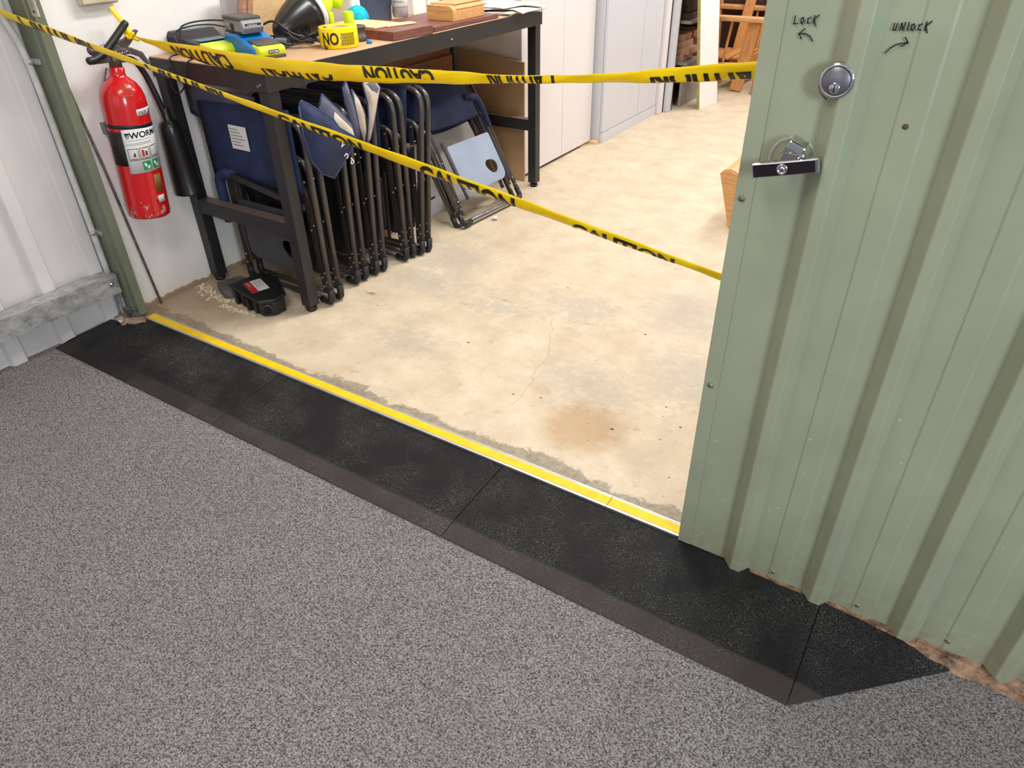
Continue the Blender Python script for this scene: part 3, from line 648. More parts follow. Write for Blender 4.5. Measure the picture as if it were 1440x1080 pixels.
m = MB(); m.lathe([(.016, -.002), (.018, .0), (.018, .008), (0, .009)], tp+Vector((-.004, -.062, .062)), (.9, -.4, .1), 16); m.build('gauge', 'satin_dark', r)
m = MB(); m.tube([tp+Vector((.014, .05+.010*math.cos(a), .040+.006*math.sin(a))) for a in [i*PI/5 for i in range(11)]], .0013, 5); m.tube([tp+Vector((.012, .015, .042)), tp+Vector((.014, .042, .041))], .0018, 5); m.build('safety_pin', 'chrome', r)
m = MB(); m.tube(spline([tp+Vector((.004, -.05, .07)), tp+Vector((.012, -.01, .076)), tp+Vector((.016, .03, .058)), tp+Vector((.014, .035, .03)), tp+Vector((.01, -.0, .01))], 4), .0015, 5); m.build('seal_tag', simple('purple_tag', (150, 110, 140), .6), r)
m = MB(); m.tube(spline([tp+Vector((.0, .02, .022)), tp+Vector((-.008, .075, .010)), tp+Vector((-.01, .105, -.04)), tp+Vector((-.004, .120, -.11)), tp+Vector((.0, .130, -.17)), tp+Vector((.0, .135, -.215))], 5), .0115, 10); m.build('hose', 'cable', r)
hc = tp+Vector((.0, .140, -.215)); ha = (Vector((-.0, .030, -1))).normalized()
MB().lathe([(.013, -.05), (.016, -.045), (.017, -.004), (.030, .002), (.037, .018), (.040, .05), (.047, .16), (.056, .275), (.0575, .279), (.0545, .279), (.045, .15), (.02, .03), (0, .02)], hc, ha, 28).build('horn', 'horn', r)
MB().tube([tp+Vector((-.01, -.03, .0)), tp+Vector((-.03, -.045, -.05)), tp+Vector((-.06, -.05, -.09))], .003, 6).tube([tp+Vector((-.01, -.01, -.0)), tp+Vector((-.06, -.0, -.05))], .003, 6).box(-2.719, -2.69, .09, .18, .70, .74).build('wall_bracket', 'steel_rod', r)

#@@BENCH
bx0, bx1, by0, by1, bz = -2.715, -2.080, .350, 2.195, .925
r = root('workbench', ((bx0+bx1)/2, (by0+by1)/2, 0), 'black steel workbench with brown board top beside white wall', 'workbench'); bench = r
MB().box(bx0, bx1-.002, by0+.004, by1, .912, bz).build('bench_top', 'bench_board', r, bevel=.002)
MB().box(bx1-.004, bx1, by0, by1, .855, .924).box(bx1-.045, bx1-.004, by0, by1, .855, .859).build('apron', 'black_steel', r, bevel=.0015)
MB().box(bx0, bx1-.004, by0, by0+.004, .855, .922).build('apron', 'black_steel', r, bevel=.001)
MB().box(bx0, bx1-.004, by1-.004, by1, .855, .912).build('apron', 'black_steel', r)
MB().box(bx0, bx0+.004, by0+.004, by1-.004, .855, .912).build('apron', 'black_steel', r)
for x in (bx0+.004, bx1-.056):
    for y in (by0+.006, by1-.058):
        lg = MB().box(x, x+.050, y, y+.050, .026, .912).build('leg', 'black_steel', r, bevel=.002)
        MB().lathe([(.020, 0), (.022, .004), (.022, .018), (.010, .020), (.010, .028)], (x+.025, y+.025, .0), (0, 0, 1), 16).build('foot', 'black', lg)
for y in (by0+.008, by1-.056):
    MB().box(bx0+.054, bx1-.056, y, y+.048, .318, .378).build('stretcher', 'black_steel', r, bevel=.002)
for p in ((bx1-.0305, by0-.0005, .879), (bx1-.0435, by0-.0005, .873)):
    MB().lathe([(.0055, 0), (.005, .002), (0, .0025)], p, (0, -1, 0), 12).build('screw', 'steel_rod', r)
MB().box(bx1, bx1+.0008, 1.40, 1.412, .885, .888).build('chip', 'label', r)

#@@CHAIRS
def folded_chair(label, panel='table_panel', pads=False, seat=True, arm='tube'):
    t = root('folded_chair', (0, 0, 0), label, 'folding chair', 'folded camp chairs under the bench')
    Wd, H = .50, .735; yy = (0., .052)
    for k, y in enumerate(yy):
        hx = .0 if k == 0 else -.004
        m = MB(); m.tube(rpath([(hx, y, .035), (hx, y, H), (-Wd-hx, y, H), (-Wd, y, .035)], .075, 6), .0115, 10); m.build('outer_frame', 'tube', t)
        m = MB(); m.tube(rpath([(-.028, y+.016, .10), (-.026, y+.016, .60-.03*k), (-Wd+.028, y+.016, .585-.03*k), (-Wd+.028, y+.016, .10)], .075, 6), .0105, 10); m.build('arm_frame', arm, t)
        m = MB(); m.tube([(0, y, .020), (-Wd, y, .020)], .0105, 8); m.build('floor_bar', arm, t)
        for x, s in ((0, -1), (-Wd, 1)):
            m = MB(); m.tube(rpath([(x, y, .075), (x, y, .015), (x+s*.06, y, .0165)], .022, 5), .0145, 10); m.build('foot_cap', 'cap', t)
        for x, s in ((-.012, -1), (-Wd+.012, 1)):
            m = MB(); m.bar((x, y-.014, .06), (x+s*.035, y-.014, .60), .019, .004, (1, 0, 0)); st = m.build('strut', 'strut', t)
            m = MB()
            for z in (.09, .13, .33, .50, .58):
                m.lathe([(.0038, 0), (.003, .0018), (0, .002)], (x+s*.035*(z-.06)/.54, y-.016, z), (0, -1, 0), 8)
                m.lathe([(.0038, 0), (.003, .0018), (0, .002)], (x+s*.035*(z-.06)/.54-s*.0115, y-.010, z+.02), (-s, 0, 0), 8)
            tag(m.build('rivets', 'rivet', st), kind='stuff')
    # back cloth draped over the top bar and the folded seat cloth
    def drape(u, v):
        x = -.07-.40*u; d = v*2-1; a = abs(d); z = H+.014-(.27*max(0, a-.06)) - .010*math.sin(u*PI)
        y = .026+(.048 if d > 0 else -.048)*min(1, a*7)+.007*math.sin(u*9+v*4)
        return (x, y, z)
    MB().grid(drape, 10, 28).build('back_cloth', 'navy', t, solid=.004)
    if seat: MB().grid(lambda u, v: (-.07-.36*u, .026+.010*math.sin(u*7+v*3), .12+.36*v), 8, 8).build('seat_cloth', 'black', t, solid=.012)
    for x, s in (((-.022, 1),) if pads else ()):
        m = MB(); m.tube(rpath([(x, -.020, .41), (x, -.020, .588), (x-s*.10, -.020, .60)], .05, 5), [.012]+[.020]*6+[.013], 10); m.build('arm_pad', 'navy_pad', t)
    if panel:
        pl = []
        x0, x1, z0, z1, rc = -.415, -.075, .145, .395, .045
        for cx, cz, a in ((x1-rc, z0+rc, -90), (x1-rc*.3, z1-rc*.3, 0), (x0+rc*.3, z1-rc*.3, 90), (x0+rc, z0+rc, 180)):
            rr_ = rc if cz < .3 else rc*.3
            for i in range(6): q = math.radians(a+i*18); pl.append((cx+rr_*math.cos(q), cz+rr_*math.sin(q)))
        bm = bmesh.new(); hole = []
        hx, hz = -.150, .225
        for i in range(18):
            q = 2*PI*i/18; rr_ = .038*(1+.45*max(0, math.cos(q-2.6))**4); hole.append((hx+rr_*math.cos(q), hz+rr_*math.sin(q)*.95))
        ed = []
        for lp_ in (pl, hole):
            vv = [bm.verts.new((a, -.034, b)) for a, b in lp_]; ed += [bm.edges.new((vv[i], vv[(i+1) % len(vv)])) for i in range(len(vv))]
        res = bmesh.ops.triangle_fill(bm, edges=ed, use_beauty=True)
        bm.verts.index_update(); m = MB(); m.add([v.co.copy() for v in bm.verts], [tuple(v.index for v in f.verts) for f in bm.faces]); bm.free()
        pn = m.build('side_table', panel, t, solid=.006)
        m = MB(); m.bar((x1+.012, -.034, .12), (x1+.020, -.034, .42), .016, .006); m.build('table_bracket', 'strut', t); m = MB(); m.bar((x0-.012, -.034, .12), (x0-.020, -.034, .42), .016, .006); m.build('table_bracket', 'strut', t)
    return t
Wc = []
lay = [(-2.062, .455, .0, 'folded navy camp chair nearest the bench front leg, white care label on its cloth'),
       (-2.100, .650, .025, 'second folded chair from the front leg, storage pockets hanging at its top'),
       (-2.092, .765, .05, 'third folded chair in the row, behind the drooping beige pockets'),
       (-2.072, .950, .012, 'fourth folded chair in the row, dark side table showing between the legs'),
       (-2.052, 1.040, .09, 'fifth and last upright folded chair, next to the leaning chair')]
proto = folded_chair(lay[0][3], 'table_panel'); chairs = [proto]
for i in range(1, 5):
    c = copy_tree(proto); chairs.append(c)
for c, (x, y, lean, lab_) in zip(chairs, lay):
    c.location = (x, y, .0); c.rotation_euler = (-math.atan(lean/.73), 0, random.uniform(-.02, .02)); c['label'] = lab_
    if c is chairs[1] or c is chairs[2]:
        for ch in list(c.children):
            if ch.name.startswith('side_table') or ch.name.startswith('table_bracket'): bpy.data.objects.remove(ch)
# leaning chair, face towards the doorway
lean = folded_chair('folded chair leaning back with pale side table and cup hole facing out', 'table_panel_blue', True, False, 'light_tube')
Xv = Vector((.06, .995, 0)).normalized(); Zv = Vector((-.50, -.10, .86)); Zv = (Zv-Xv*Zv.dot(Xv)).normalized(); Yv = Zv.cross(Xv)
lean.matrix_world = Matrix(((Xv.x, Yv.x, Zv.x, -2.035), (Xv.y, Yv.y, Zv.y, 1.905), (Xv.z, Yv.z, Zv.z, .012), (0, 0, 0, 1)))
lean.rotation_mode = 'XYZ'
# care label on the first chair's cloth: part of that chair
def on_chair(c, mb, name, mat, **k):
    o = mb.build(name, mat, None, base=False, **k); o.parent = c; return o
m = MB(); m.box(-.375, -.275, -.0350, -.0338, .605, .695); on_chair(chairs[0], m, 'care_label', 'label')
m = MB()
for k in range(6): m.box(-.368, -.368+.085*(.5+.5*((k*37) % 7)/7), -.0356, -.0350, .680-k*.012, .6825-k*.012)
on_chair(chairs[0], m, 'label_print', 'chunk')
m = MB(); m.tube(rpath([(-.515, -.034, .28), (-.515, -.034, .485), (-.40, -.034, .50)], .055, 6), [.021]*8+[.015], 12); on_chair(chairs[0], m, 'arm_pad', 'navy_pad')
m = MB(); m.bar((-.42, -.045, .495), (-.02, -.040, .43), .024, .010, (0, 0, 1)); on_chair(chairs[0], m, 'arm_bar', 'strut')
m = MB(); m.grid(lambda u, v: (-.62+.40*u, -.012+.006*math.sin(8*u), .825-.02*u-(.20-.10*u)*v*(1 if u > .3 else .6+u)), 8, 6); on_chair(chairs[0], m, 'side_pocket', 'grey_cloth', solid=.004)
m = MB(); m.grid(lambda u, v: (-.54+.52*u, -.029-.003*math.sin(7*u+2*v), .765-.30*v+.02*u), 10, 6); on_chair(chairs[0], m, 'back_cloth', 'navy', solid=.003)

def pocket(name_c, polys, label=None):
    pass
def cloth(pts, mat, c, name, bulge=.012, nx=None, trim=True):
    """thin sewn cloth with outline pts (world y, z) near x, slightly bulged"""
    cy = sum(p[1] for p in pts)/len(pts); cz = sum(p[2] for p in pts)/len(pts); cx = sum(p[0] for p in pts)/len(pts)
    m = MB(); n = len(pts); c0_ = Vector((cx+bulge, cy, cz)); mid = [(Vector(p)+c0_)/2+Vector((bulge*.4, 0, 0)) for p in pts]
    vs = [Vector(p) for p in pts]+mid+[c0_]
    m.add(vs, [(i, (i+1) % n, n+(i+1) % n, n+i) for i in range(n)]+[(n+i, n+(i+1) % n, 2*n) for i in range(n)], True)
    o = m.build(name, mat, None, base=False, solid=.005); o.parent = c; o.matrix_parent_inverse = Matrix.LocRotScale(c.location, c.rotation_euler, None).inverted()
    if trim:
        m = MB(); m.tube([Vector(p) for p in pts]+[Vector(pts[0])], .0042, 6); q = m.build(name.split('_')[0]+'_binding', 'navy_trim', None, base=False); q.parent = c; q.matrix_parent_inverse = o.matrix_parent_inverse.copy()
    return o
def X_(x, L_): return [(x+.0, a, b) for a, b in L_]
cloth(X_(-2.045, [(.446, .800), (.459, .815), (.52, .778), (.598, .722), (.62, .686), (.700, .632), (.664, .590), (.556, .512), (.50, .545), (.46, .60), (.44, .70)]), 'navy', chairs[0], 'pocket', .014)
m = MB()
for (t, y, z, s_, rot) in (('v', .594, .627, .020, -.9), ('c', .620, .598, .021, -2.4), ('p', .644, .572, .024, -2.5), ('.', .664, .574, .008, 0)):
    d = Vector((0, math.cos(rot), math.sin(rot))); e = Vector((0, -math.sin(rot), math.cos(rot))); text_into(m, t, plane_fn(Vector((-2.026, y, z)), d*s_*.8, e*s_), .01)
o = m.build('print', 'label', None, base=False); o.parent = chairs[0]; o.matrix_parent_inverse = Matrix.LocRotScale(chairs[0].location, chairs[0].rotation_euler, None).inverted()
cloth(X_(-2.068, [(.56, .775), (.583, .811), (.644, .751), (.713, .674), (.722, .60), (.65, .60), (.58, .68)]), 'grey_cloth', chairs[1], 'pocket', .008)
cloth(X_(-2.058, [(.622, .742), (.700, .662), (.712, .612), (.66, .622), (.605, .690)]), 'beige_cloth', chairs[1], 'pocket_front', .008, trim=False)
cloth(X_(-2.075, [(.700, .815), (.718, .832), (.728, .80), (.74, .738), (.753, .640), (.762, .600), (.735, .62), (.712, .70), (.70, .76)]), 'grey_cloth', chairs[1], 'pocket', .012)
cloth(X_(-2.066, [(.735, .800), (.765, .760), (.785, .70), (.782, .62), (.762, .592), (.750, .66)]), 'beige_cloth', chairs[2], 'pocket_front', .012)
cloth(X_(-2.058, [(.790, .815), (.803, .828), (.851, .822), (.883, .784), (.862, .740), (.83, .67), (.790, .598), (.775, .600), (.800, .68), (.805, .74)]), 'beige_cloth', chairs[2], 'pocket', .016)
cloth(X_(-2.054, [(.800, .812), (.850, .812), (.872, .780), (.85, .742), (.812, .745)]), 'grey_cloth', chairs[2], 'pocket_top', .010, trim=False)

#@@UNDER
# things under / behind the chairs
r = root('slotted_board', (-2.35, 1.68, 0), 'white slotted panel standing under the bench behind leaning chair', 'panel')
m = MB(); P = [(1.28, 0), (2.06, 0), (1.99, .30), (1.84, .66), (1.22, .66)]
m.prism(P, lambda u, v, t: (t-.24*v, u, v+.001), -2.342, -2.330); m.build('sheet', 'cab_grey', r, bevel=.002)
for (y, z, a) in ((1.49, .39, .5), (1.53, .41, .5), (1.45, .13, .3), (1.46, .085, 0.05), (1.51, .085, 0.05)):
    m = MB(); m.bar((-2.328-.24*z, y-.02, z-.02*a), (-2.328-.24*z, y+.02, z+.02*a), .010, .003, (0, 0, 1)); m.build('slot', 'seal', r)
for k, (x, h, lab_) in enumerate(((-2.655, .80, 'tallest brown timber board leaning under bench at the back'), (-2.625, .745, 'middle brown timber board leaning under bench'), (-2.595, .69, 'front brown timber board of three under the bench'))):
    m = MB(); m.prism([(1.25, 0), (2.11-.02*k, 0), (2.11-.02*k, h), (1.25, h)], lambda u, v, t: (t-.015*v, u, v+.001), x, x+.019)
    tag(m.build('timber_board', 'timber', bevel=.002), lab_, 'board', 'timber boards under the bench')
tag(MB().prism([(-2.66, 0), (-2.205, 0), (-2.205, .655), (-2.66, .70)], lambda u, v, t: (u, t+.012*v, v+.001), 2.205, 2.216).build('cardboard_sheet', 'mdf'), 'large brown cardboard sheet standing at far end of bench', 'board')
for k in range(5):
    tag(MB().box(-2.40, -2.36, 1.10+.032*k, 1.128+.032*k, .001, .13+.015*((k*3) % 4)).build('timber_offcut', 'timber', bevel=.002), ['nearest', 'second', 'third', 'fourth', 'farthest'][k]+' of five short brown offcuts standing behind the folded chairs', 'timber', 'offcuts behind the chairs')
# bait station
r = root('bait_station', (-2.32, .31, 0), 'black plastic rodent bait box with red and white label by bench leg', 'box')
bp = [(-2.465, .262), (-2.445, .415), (-2.34, .425), (-2.195, .335), (-2.195, .270), (-2.235, .222)]
m = MB(); m.prism([(-2.445, .268), (-2.43, .405), (-2.34, .412), (-2.195, .322), (-2.195, .268), (-2.238, .236)], lambda u, v, t: (u, v, t), .001, .062); b_ = m.build('tray', 'black', r, bevel=.004)
MB().prism(bp, lambda u, v, t: (u, v, t), .062, .076).build('lid', 'black', r, bevel=.005)
MB().lathe([(.017, 0), (.024, 0), (.024, .012), (.017, .012)], (-2.222, .252, .032), (.72, -.69, 0), 20, False).build('entry_ring', 'black', r)
MB().lathe([(.0175, .010), (.0, .010)], (-2.222, .252, .032), (.72, -.69, 0), 20).build('entry_hole', 'seal', r)
for k in range(4): MB().box(-2.42+.045*k, -2.405+.045*k, .232+.001*k if k > 1 else .250, .262, .006, .060).build('rib', 'black', r)
fnl = plane_fn((-2.415, .300, .0768), (.105, -.040, 0), (.022, .072, 0))
m = MB(); quad(m, fnl); m.build('label', 'label', r, solid=.0004)
m = MB(); quad(m, lambda u, v: fnl(u, v*.38)+Vector((0, 0, .0004))); m.build('label_band', 'label_red', r, solid=.0004)
m = MB()
for v in (.5, .62, .74, .86): quad(m, (lambda v: lambda a, b: fnl(.08+.6*a, v+b*.04)+Vector((0, 0, .0006)))(v))
quad(m, lambda a, b: fnl(.06+.4*a, .12+b*.12)+Vector((0, 0, .0008))); m.build('label_print', 'shelf_grey', r)
tag(MB().prism([(-2.60, .30), (-2.50, .255), (-2.455, .30), (-2.46, .40), (-2.56, .40)], lambda u, v, t: (u, v, t), .001, .040).build('wedge_block', 'chunk', bevel=.004), 'small dark dusty block beside the black bait box', 'block')
# pellets
rr = random.Random(4); m = MB()
for k in range(300):
    t = rr.random(); x = -2.72+.42*t+rr.gauss(0, .018); y = .300-.06*math.sin(t*PI)+rr.gauss(0, .014)+.015*t
    if -2.47 < x and y > .225 and k % 5: y = .225-abs(rr.gauss(0, .012))
    if x < -2.71: continue
    s_ = rr.uniform(.003, .0068); a = rr.random()*3
    vs, fs = rock((0, 0, 0), (s_*1.3, s_, s_*.8), k, 0) if k % 40 == 0 else (None, None)
    d = [(s_*math.cos(a+q), s_*math.sin(a+q)) for q in (0, 2.1, 4.2)]
    m.add([(x+d[0][0], y+d[0][1], .0005), (x+d[1][0], y+d[1][1], .0005), (x+d[2][0], y+d[2][1], .0005), (x, y, s_*1.3)], [(0, 1, 3), (1, 2, 3), (2, 0, 3), (0, 2, 1)])
tag(m.build('pellets', 'pellet'), 'scatter of pale crumbs along the wall by the black bait box', 'crumbs', kind='stuff')
m = MB()
for k in range(150):
    x = rr.uniform(-2.4, -.4); y = rr.uniform(.05, 3.2); s_ = rr.uniform(.001, .0035) if k > 12 else rr.uniform(.004, .008); a = rr.random()*6
    if k < 12: x, y = [(-.55, .33), (-.46, .18), (-.6, .5), (-.52, .42), (-1.07, .30), (-.98, .33), (-1.4, .5), (-.7, .3), (-1.9, .55), (-1.3, 1.1), (-.85, .9), (-.5, .6)][k]
    d = [(s_*math.cos(a+q), s_*.6*math.sin(a+q)) for q in (0, 1.7, 3.3, 4.6)]
    m.add([(x+p, y+q, .0004) for p, q in d]+[(x, y, s_*.5)], [(0, 1, 4), (1, 2, 4), (2, 3, 4), (3, 0, 4)])
tag(m.build('debris', 'flake'), 'tiny dark flakes and grit scattered over the concrete floor', 'debris', kind='stuff')
vs, fs = rock((-2.012, 1.60, .010), (.018, .014, .011), 31, 2); tag(MB().add(vs, fs).build('pebble', 'label'), 'pale round scrap on floor under leaning chair', 'pebble')
tag(MB().box(-2.2, -2.13, 2.25, 2.265, .001, .012).build('wood_stick', 'pine_z'), 'small wooden stick on floor behind the far bench leg', 'stick')

#@@TOP
bt = bz+.0005
# charger with lime end
def xf(loc, rz=0, rx=0, ry=0): return Matrix.Translation(loc) @ Euler((rx, ry, rz)).to_matrix().to_4x4()
r = root('battery_charger', (-2.57, .50, bt), 'black battery charger with lime end and cable on near bench corner', 'charger')
X = xf((-2.585, .52, bt), -.10)
m = MB(); m.X = X; m.prism([(-.13, 0), (.085, 0), (.085, .040), (.06, .046), (-.02, .050), (-.06, .074), (-.11, .074), (-.13, .055)], lambda u, v, t: (u, t, v), -.085, .085); m.build('body', 'black', r, bevel=.006)
m = MB(); m.X = X; m.box(-.02, .07, -.06, .06, .0478, .0488); m.X = X; m.box(-.105, -.065, -.065, .065, .0742, .0752); m.build('sticker', 'screen', r)
m = MB(); m.X = X
for k in range(7): m.box(-.1315, -.128, -.07+.022*k, -.058+.022*k, .008, .050)
for k in range(8): m.box(-.12+.016*k, -.112+.016*k, -.0868, -.084, .01, .052)
m.build('vent_rib', 'cap', r)
m = MB(); m.X = X; m.prism([(.085, 0), (.155, 0), (.165, .02), (.150, .040), (.085, .046)], lambda u, v, t: (u, t, v), -.080, .080); m.build('lime_end', 'lime', r, bevel=.006)
cb = spline([(-2.62, .45, bt+.03), (-2.64, .47, bt+.09), (-2.58, .56, bt+.105), (-2.50, .62, bt+.085), (-2.45, .60, bt+.02)], 6)
m = MB(); m.tube(cb, .0035, 6); m.tube(spline([(-2.58, .40, bt+.02), (-2.62, .43, bt+.08), (-2.56, .53, bt+.095), (-2.46, .60, bt+.07)], 6), .003, 6); m.build('cable', 'cable', r)
m = MB(); m.tube(spline([(-2.60, .40, bt+.008), (-2.588, .355, bt+.004), (-2.585, .343, bt-.03), (-2.605, .342, bt-.085), (-2.585, .342, bt-.115), (-2.54, .342, bt-.10), (-2.500, .342, bt-.05), (-2.480, .345, bt-.005), (-2.485, .38, bt+.006)], 6), .003, 6); m.build('hanging_cable', 'cable', r)
# blue tool
r = root('blue_charger', (-2.36, .56, bt), 'blue power tool base with lime battery end, grey battery resting on it', 'charger')
X = xf((-2.365, .57, bt), -.22)
m = MB(); m.X = X; m.prism([(-.12, 0), (.08, 0), (.10, .012), (.095, .036), (.04, .052), (-.02, .072), (-.10, .072), (-.125, .05)], lambda u, v, t: (u, t, v), -.062, .062); m.build('body', 'blue', r, bevel=.010, segs=3)
m = MB(); m.X = X; m.prism([(.070, .008), (.125, .008), (.130, .030), (.118, .040), (.070, .047)], lambda u, v, t: (u, t, v), -.052, .052); m.build('lime_end', 'lime', r, bevel=.006)
m = MB(); m.X = X; m.prism([(.070, 0), (.128, 0), (.128, .010), (.070, .010)], lambda u, v, t: (u, t, v), -.050, .050); m.build('foot', 'bat_dark', r, bevel=.002)
m = MB(); m.X = X; m.prism([(.030, .054), (.036, .0572), (.108, .0445), (.106, .041)], lambda u, v, t: (u, t, v), -.045, .045); m.build('top_label', 'bat_dark', r)
m = MB(); m.X = X; m.box(.1285, .1305, -.018, .022, .017, .030); m.build('badge', 'label_black', r)
m = MB(); fnr = lambda u, v: X @ Vector((.1312, -.015+.034*u, .019+.009*v)); text_into(m, 'RYOBI', fnr, .01); m.build('lettering', 'label', r)
r = root('battery_pack', (-2.42, .56, bt+.073), 'grey lithium battery pack on top of the blue tool base', 'battery')
X = xf((-2.412, .575, bt+.073), -.22)
m = MB(); m.X = X; m.prism([(-.075, 0), (.060, 0), (.075, .020), (.060, .045), (-.075, .045)], lambda u, v, t: (u, t, v), -.042, .042); m.build('case', 'bat_grey', r, bevel=.005)
m = MB(); m.X = X; m.box(-.078, .056, -.044, .044, .040, .056); m.build('top_cover', 'bat_dark', r, bevel=.005)
m = MB(); m.X = X; m.box(-.072, .056, -.0435, .0435, -.0005, .008); m.build('base_rail', 'cap', r, bevel=.002)
m = MB(); m.X = X; m.box(-.020, .0, -.0445, -.040, .008, .032); m.build('latch', 'label_black', r); m = MB(); m.X = X; m.box(.060, .0715, -.030, .032, .018, .034); m.build('badge', 'label_black', r)
m = MB(); X3 = X; text_into(m, 'HIGH', lambda u, v: X3 @ Vector((.0722, -.022+.036*u, .026+.006*v)), .0); text_into(m, 'LITHIUM', lambda u, v: X3 @ Vector((.0725, -.018+.040*u, .0195+.005*v)), .0); text_into(m, '18V', lambda u, v: X3 @ Vector((-.062+.030*u, -.0427, .022+.010*v)), .0); m.build('lettering', 'label', r)
# cables heap
m = MB(); rr = random.Random(12)
for k in range(7):
    c = Vector((-2.34+rr.uniform(-.07, .06), .76+rr.uniform(-.05, .05), bt+.012)); pts = []
    for j in range(9):
        a = j*2*PI/8*.95+rr.random(); pts.append(c+Vector((math.cos(a)*rr.uniform(.05, .10), math.sin(a)*rr.uniform(.04, .07), rr.uniform(0, .045))))
    m.tube(spline(pts, 5), .0032, 5)
m.tube(spline([(-2.47, .66, bt+.06), (-2.40, .70, bt+.095), (-2.34, .74, bt+.05), (-2.27, .80, bt+.02), (-2.19, .76, bt+.006)], 6), .004, 6)
r = root('cable_heap', (-2.34, .76, bt), 'tangled black charger cable in front of the dark cone', 'cable'); m.build('cable', 'cable', r)
X = xf((-2.40, .72, bt+.012), .5); m = MB(); m.X = X; m.box(-.035, .035, -.022, .022, -.010, .022); m.build('plug', 'bat_grey', r, bevel=.006)
# hand vacuum: dark cone, lime ring and body
r = root('hand_vacuum', (-2.45, .90, bt), 'lime hand vacuum with big dark cone nozzle lying on bench', 'vacuum')
c = Vector((-2.425, .735, bt+.045)); d = Vector((-.005, .165, .050)).normalized()
MB().lathe([(0, -.002), (.024, 0), (.040, .018), (.056, .055), (.070, .10), (.082, .15), (.088, .185)], c, d, 32).build('dust_bowl', 'horn', r)
MB().lathe([(.0885, .183), (.0925, .186), (.0925, .205), (.0885, .208)], c, d, 32).build('label_ring', 'label', r)
MB().lathe([(.089, .205), (.094, .207), (.093, .216), (.070, .226), (.052, .260), (.040, .30), (0, .305)], c, d, 32).build('motor_body', 'lime', r)
m = MB(); e = c+d*.235; m.tube(spline([e+Vector((0, 0, .070)), e+Vector((.0, .05, .112)), e+Vector((.0, .10, .095)), e+Vector((.0, .13, .03))], 6), [.020]*14+[.024]*5, 12); m.build('handle', 'bat_dark', r)
m = MB(); e2 = c+d*.235+Vector((.0, .125, .02)); m.lathe([(.02, -.035), (.030, -.03), (.030, .02), (.024, .030), (0, .031)], e2, (0, .3, 1), 8); m.build('battery_mount', 'lime', r)
# tape roll
r = root('tape_roll', (-2.205, .848, bt), 'roll of yellow caution tape standing at front of bench', 'tape roll')
cx, cy, R_ = -2.210, .850, .074
MB().lathe([(.040, .001), (R_, .001), (R_+.0005, .004), (R_, .071), (R_-.001, .072), (.040, .072), (.039, .060), (.039, .012), (.040, .001)], (cx, cy, bt), (0, 0, 1), 40, False).build('roll', 'tape', r)
MB().lathe([(.0385, .0), (.0385, .070), (.036, .070), (.036, .0), (.0385, .0)], (cx, cy, bt), (0, 0, 1), 32, False).build('core', 'mdf', r)
def rollfn(a0, a1, h0, h1, k=.0012): return lambda u, v: Vector((cx+(R_+k)*math.cos(math.radians(a0+(a1-a0)*u)), cy+(R_+k)*math.sin(math.radians(a0+(a1-a0)*u)), bt+h0+(h1-h0)*v))
m = MB(); text_into(m, 'NO', rollfn(-98, -46, .014, .058), .03); m.build('lettering', 'ink', r)
m = MB()
for k in range(9):
    a = -40+k*5
    for j in range(4): quad(m, rollfn(a+2.0*(j % 2), a+2.6+2.0*(j % 2), .012+.011*j, .022+.011*j))
m.build('crumpled_print', 'ink', r)
m = MB(); m.tube([(cx-.02, cy-.055, bt+.0735), (cx+.0, cy-.058, bt+.0735)], .003, 5); m.build('pen_mark', simple('violet', (110, 100, 170), .5), r)
# two jars with lime caps
for (x, y, lab_) in ((-2.400, .995, 'left of two lime capped dark nozzles behind tape roll'), (-2.345, 1.055, 'right of two lime capped dark nozzles beside the yarn')):
    r = root('nozzle_fitting', (x, y, bt), lab_, 'fitting', 'lime capped fittings')
    MB().lathe([(.030, 0), (.034, .004), (.034, .022), (.028, .026), (.030, .034), (.020, .038), (0, .038)], (x, y, bt), (0, 0, 1), 20).build('base', 'bat_dark', r)
    MB().lathe([(.022, .036), (.023, .040), (.0205, .092), (.019, .095), (0, .095)], (x, y, bt), (0, 0, 1), 20).build('cap', 'lime', r)
r = root('hose_adaptor', (-2.24, .985, bt), 'clear grey adaptor ring beside the caution tape roll', 'fitting')
MB().lathe([(.034, 0), (.038, .004), (.038, .018), (.032, .022), (.032, .045), (.036, .048), (.036, .056), (.022, .058), (.020, .03), (0, .03)], (-2.24, .985, bt), (0, 0, 1), 24).build('ring', 'bat_dark', r)
MB().lathe([(.010, 0), (.012, .006), (.006, .014), (0, .014)], (-2.152, .955, bt), (0, 0, 1), 10).build('blue_cap', 'blue', r)
# yarn ball
r = root('yarn_ball', (-2.46, 1.23, bt), 'teal ball of yarn beside slate blue tub', 'yarn')
MB().lathe([(0, 0)]+[(.047*math.sin(a), .047-.047*math.cos(a)) for a in [i*PI/12 for i in range(1, 12)]]+[(0, .094)], (-2.46, 1.23, bt), (0, 0, 1), 24).build('ball', 'yarn', r)
m = MB()
for k in range(14):
    q = Euler((.9+.06*k, .3*k*.4, .12*k)).to_matrix(); m.tube([Vector((-2.46, 1.23, bt+.047))+q @ Vector((.0475*math.cos(a), .0475*math.sin(a), 0)) for a in [i*PI/10 for i in range(21)]], .0016, 4, False)
m.build('strand', 'yarn', r)
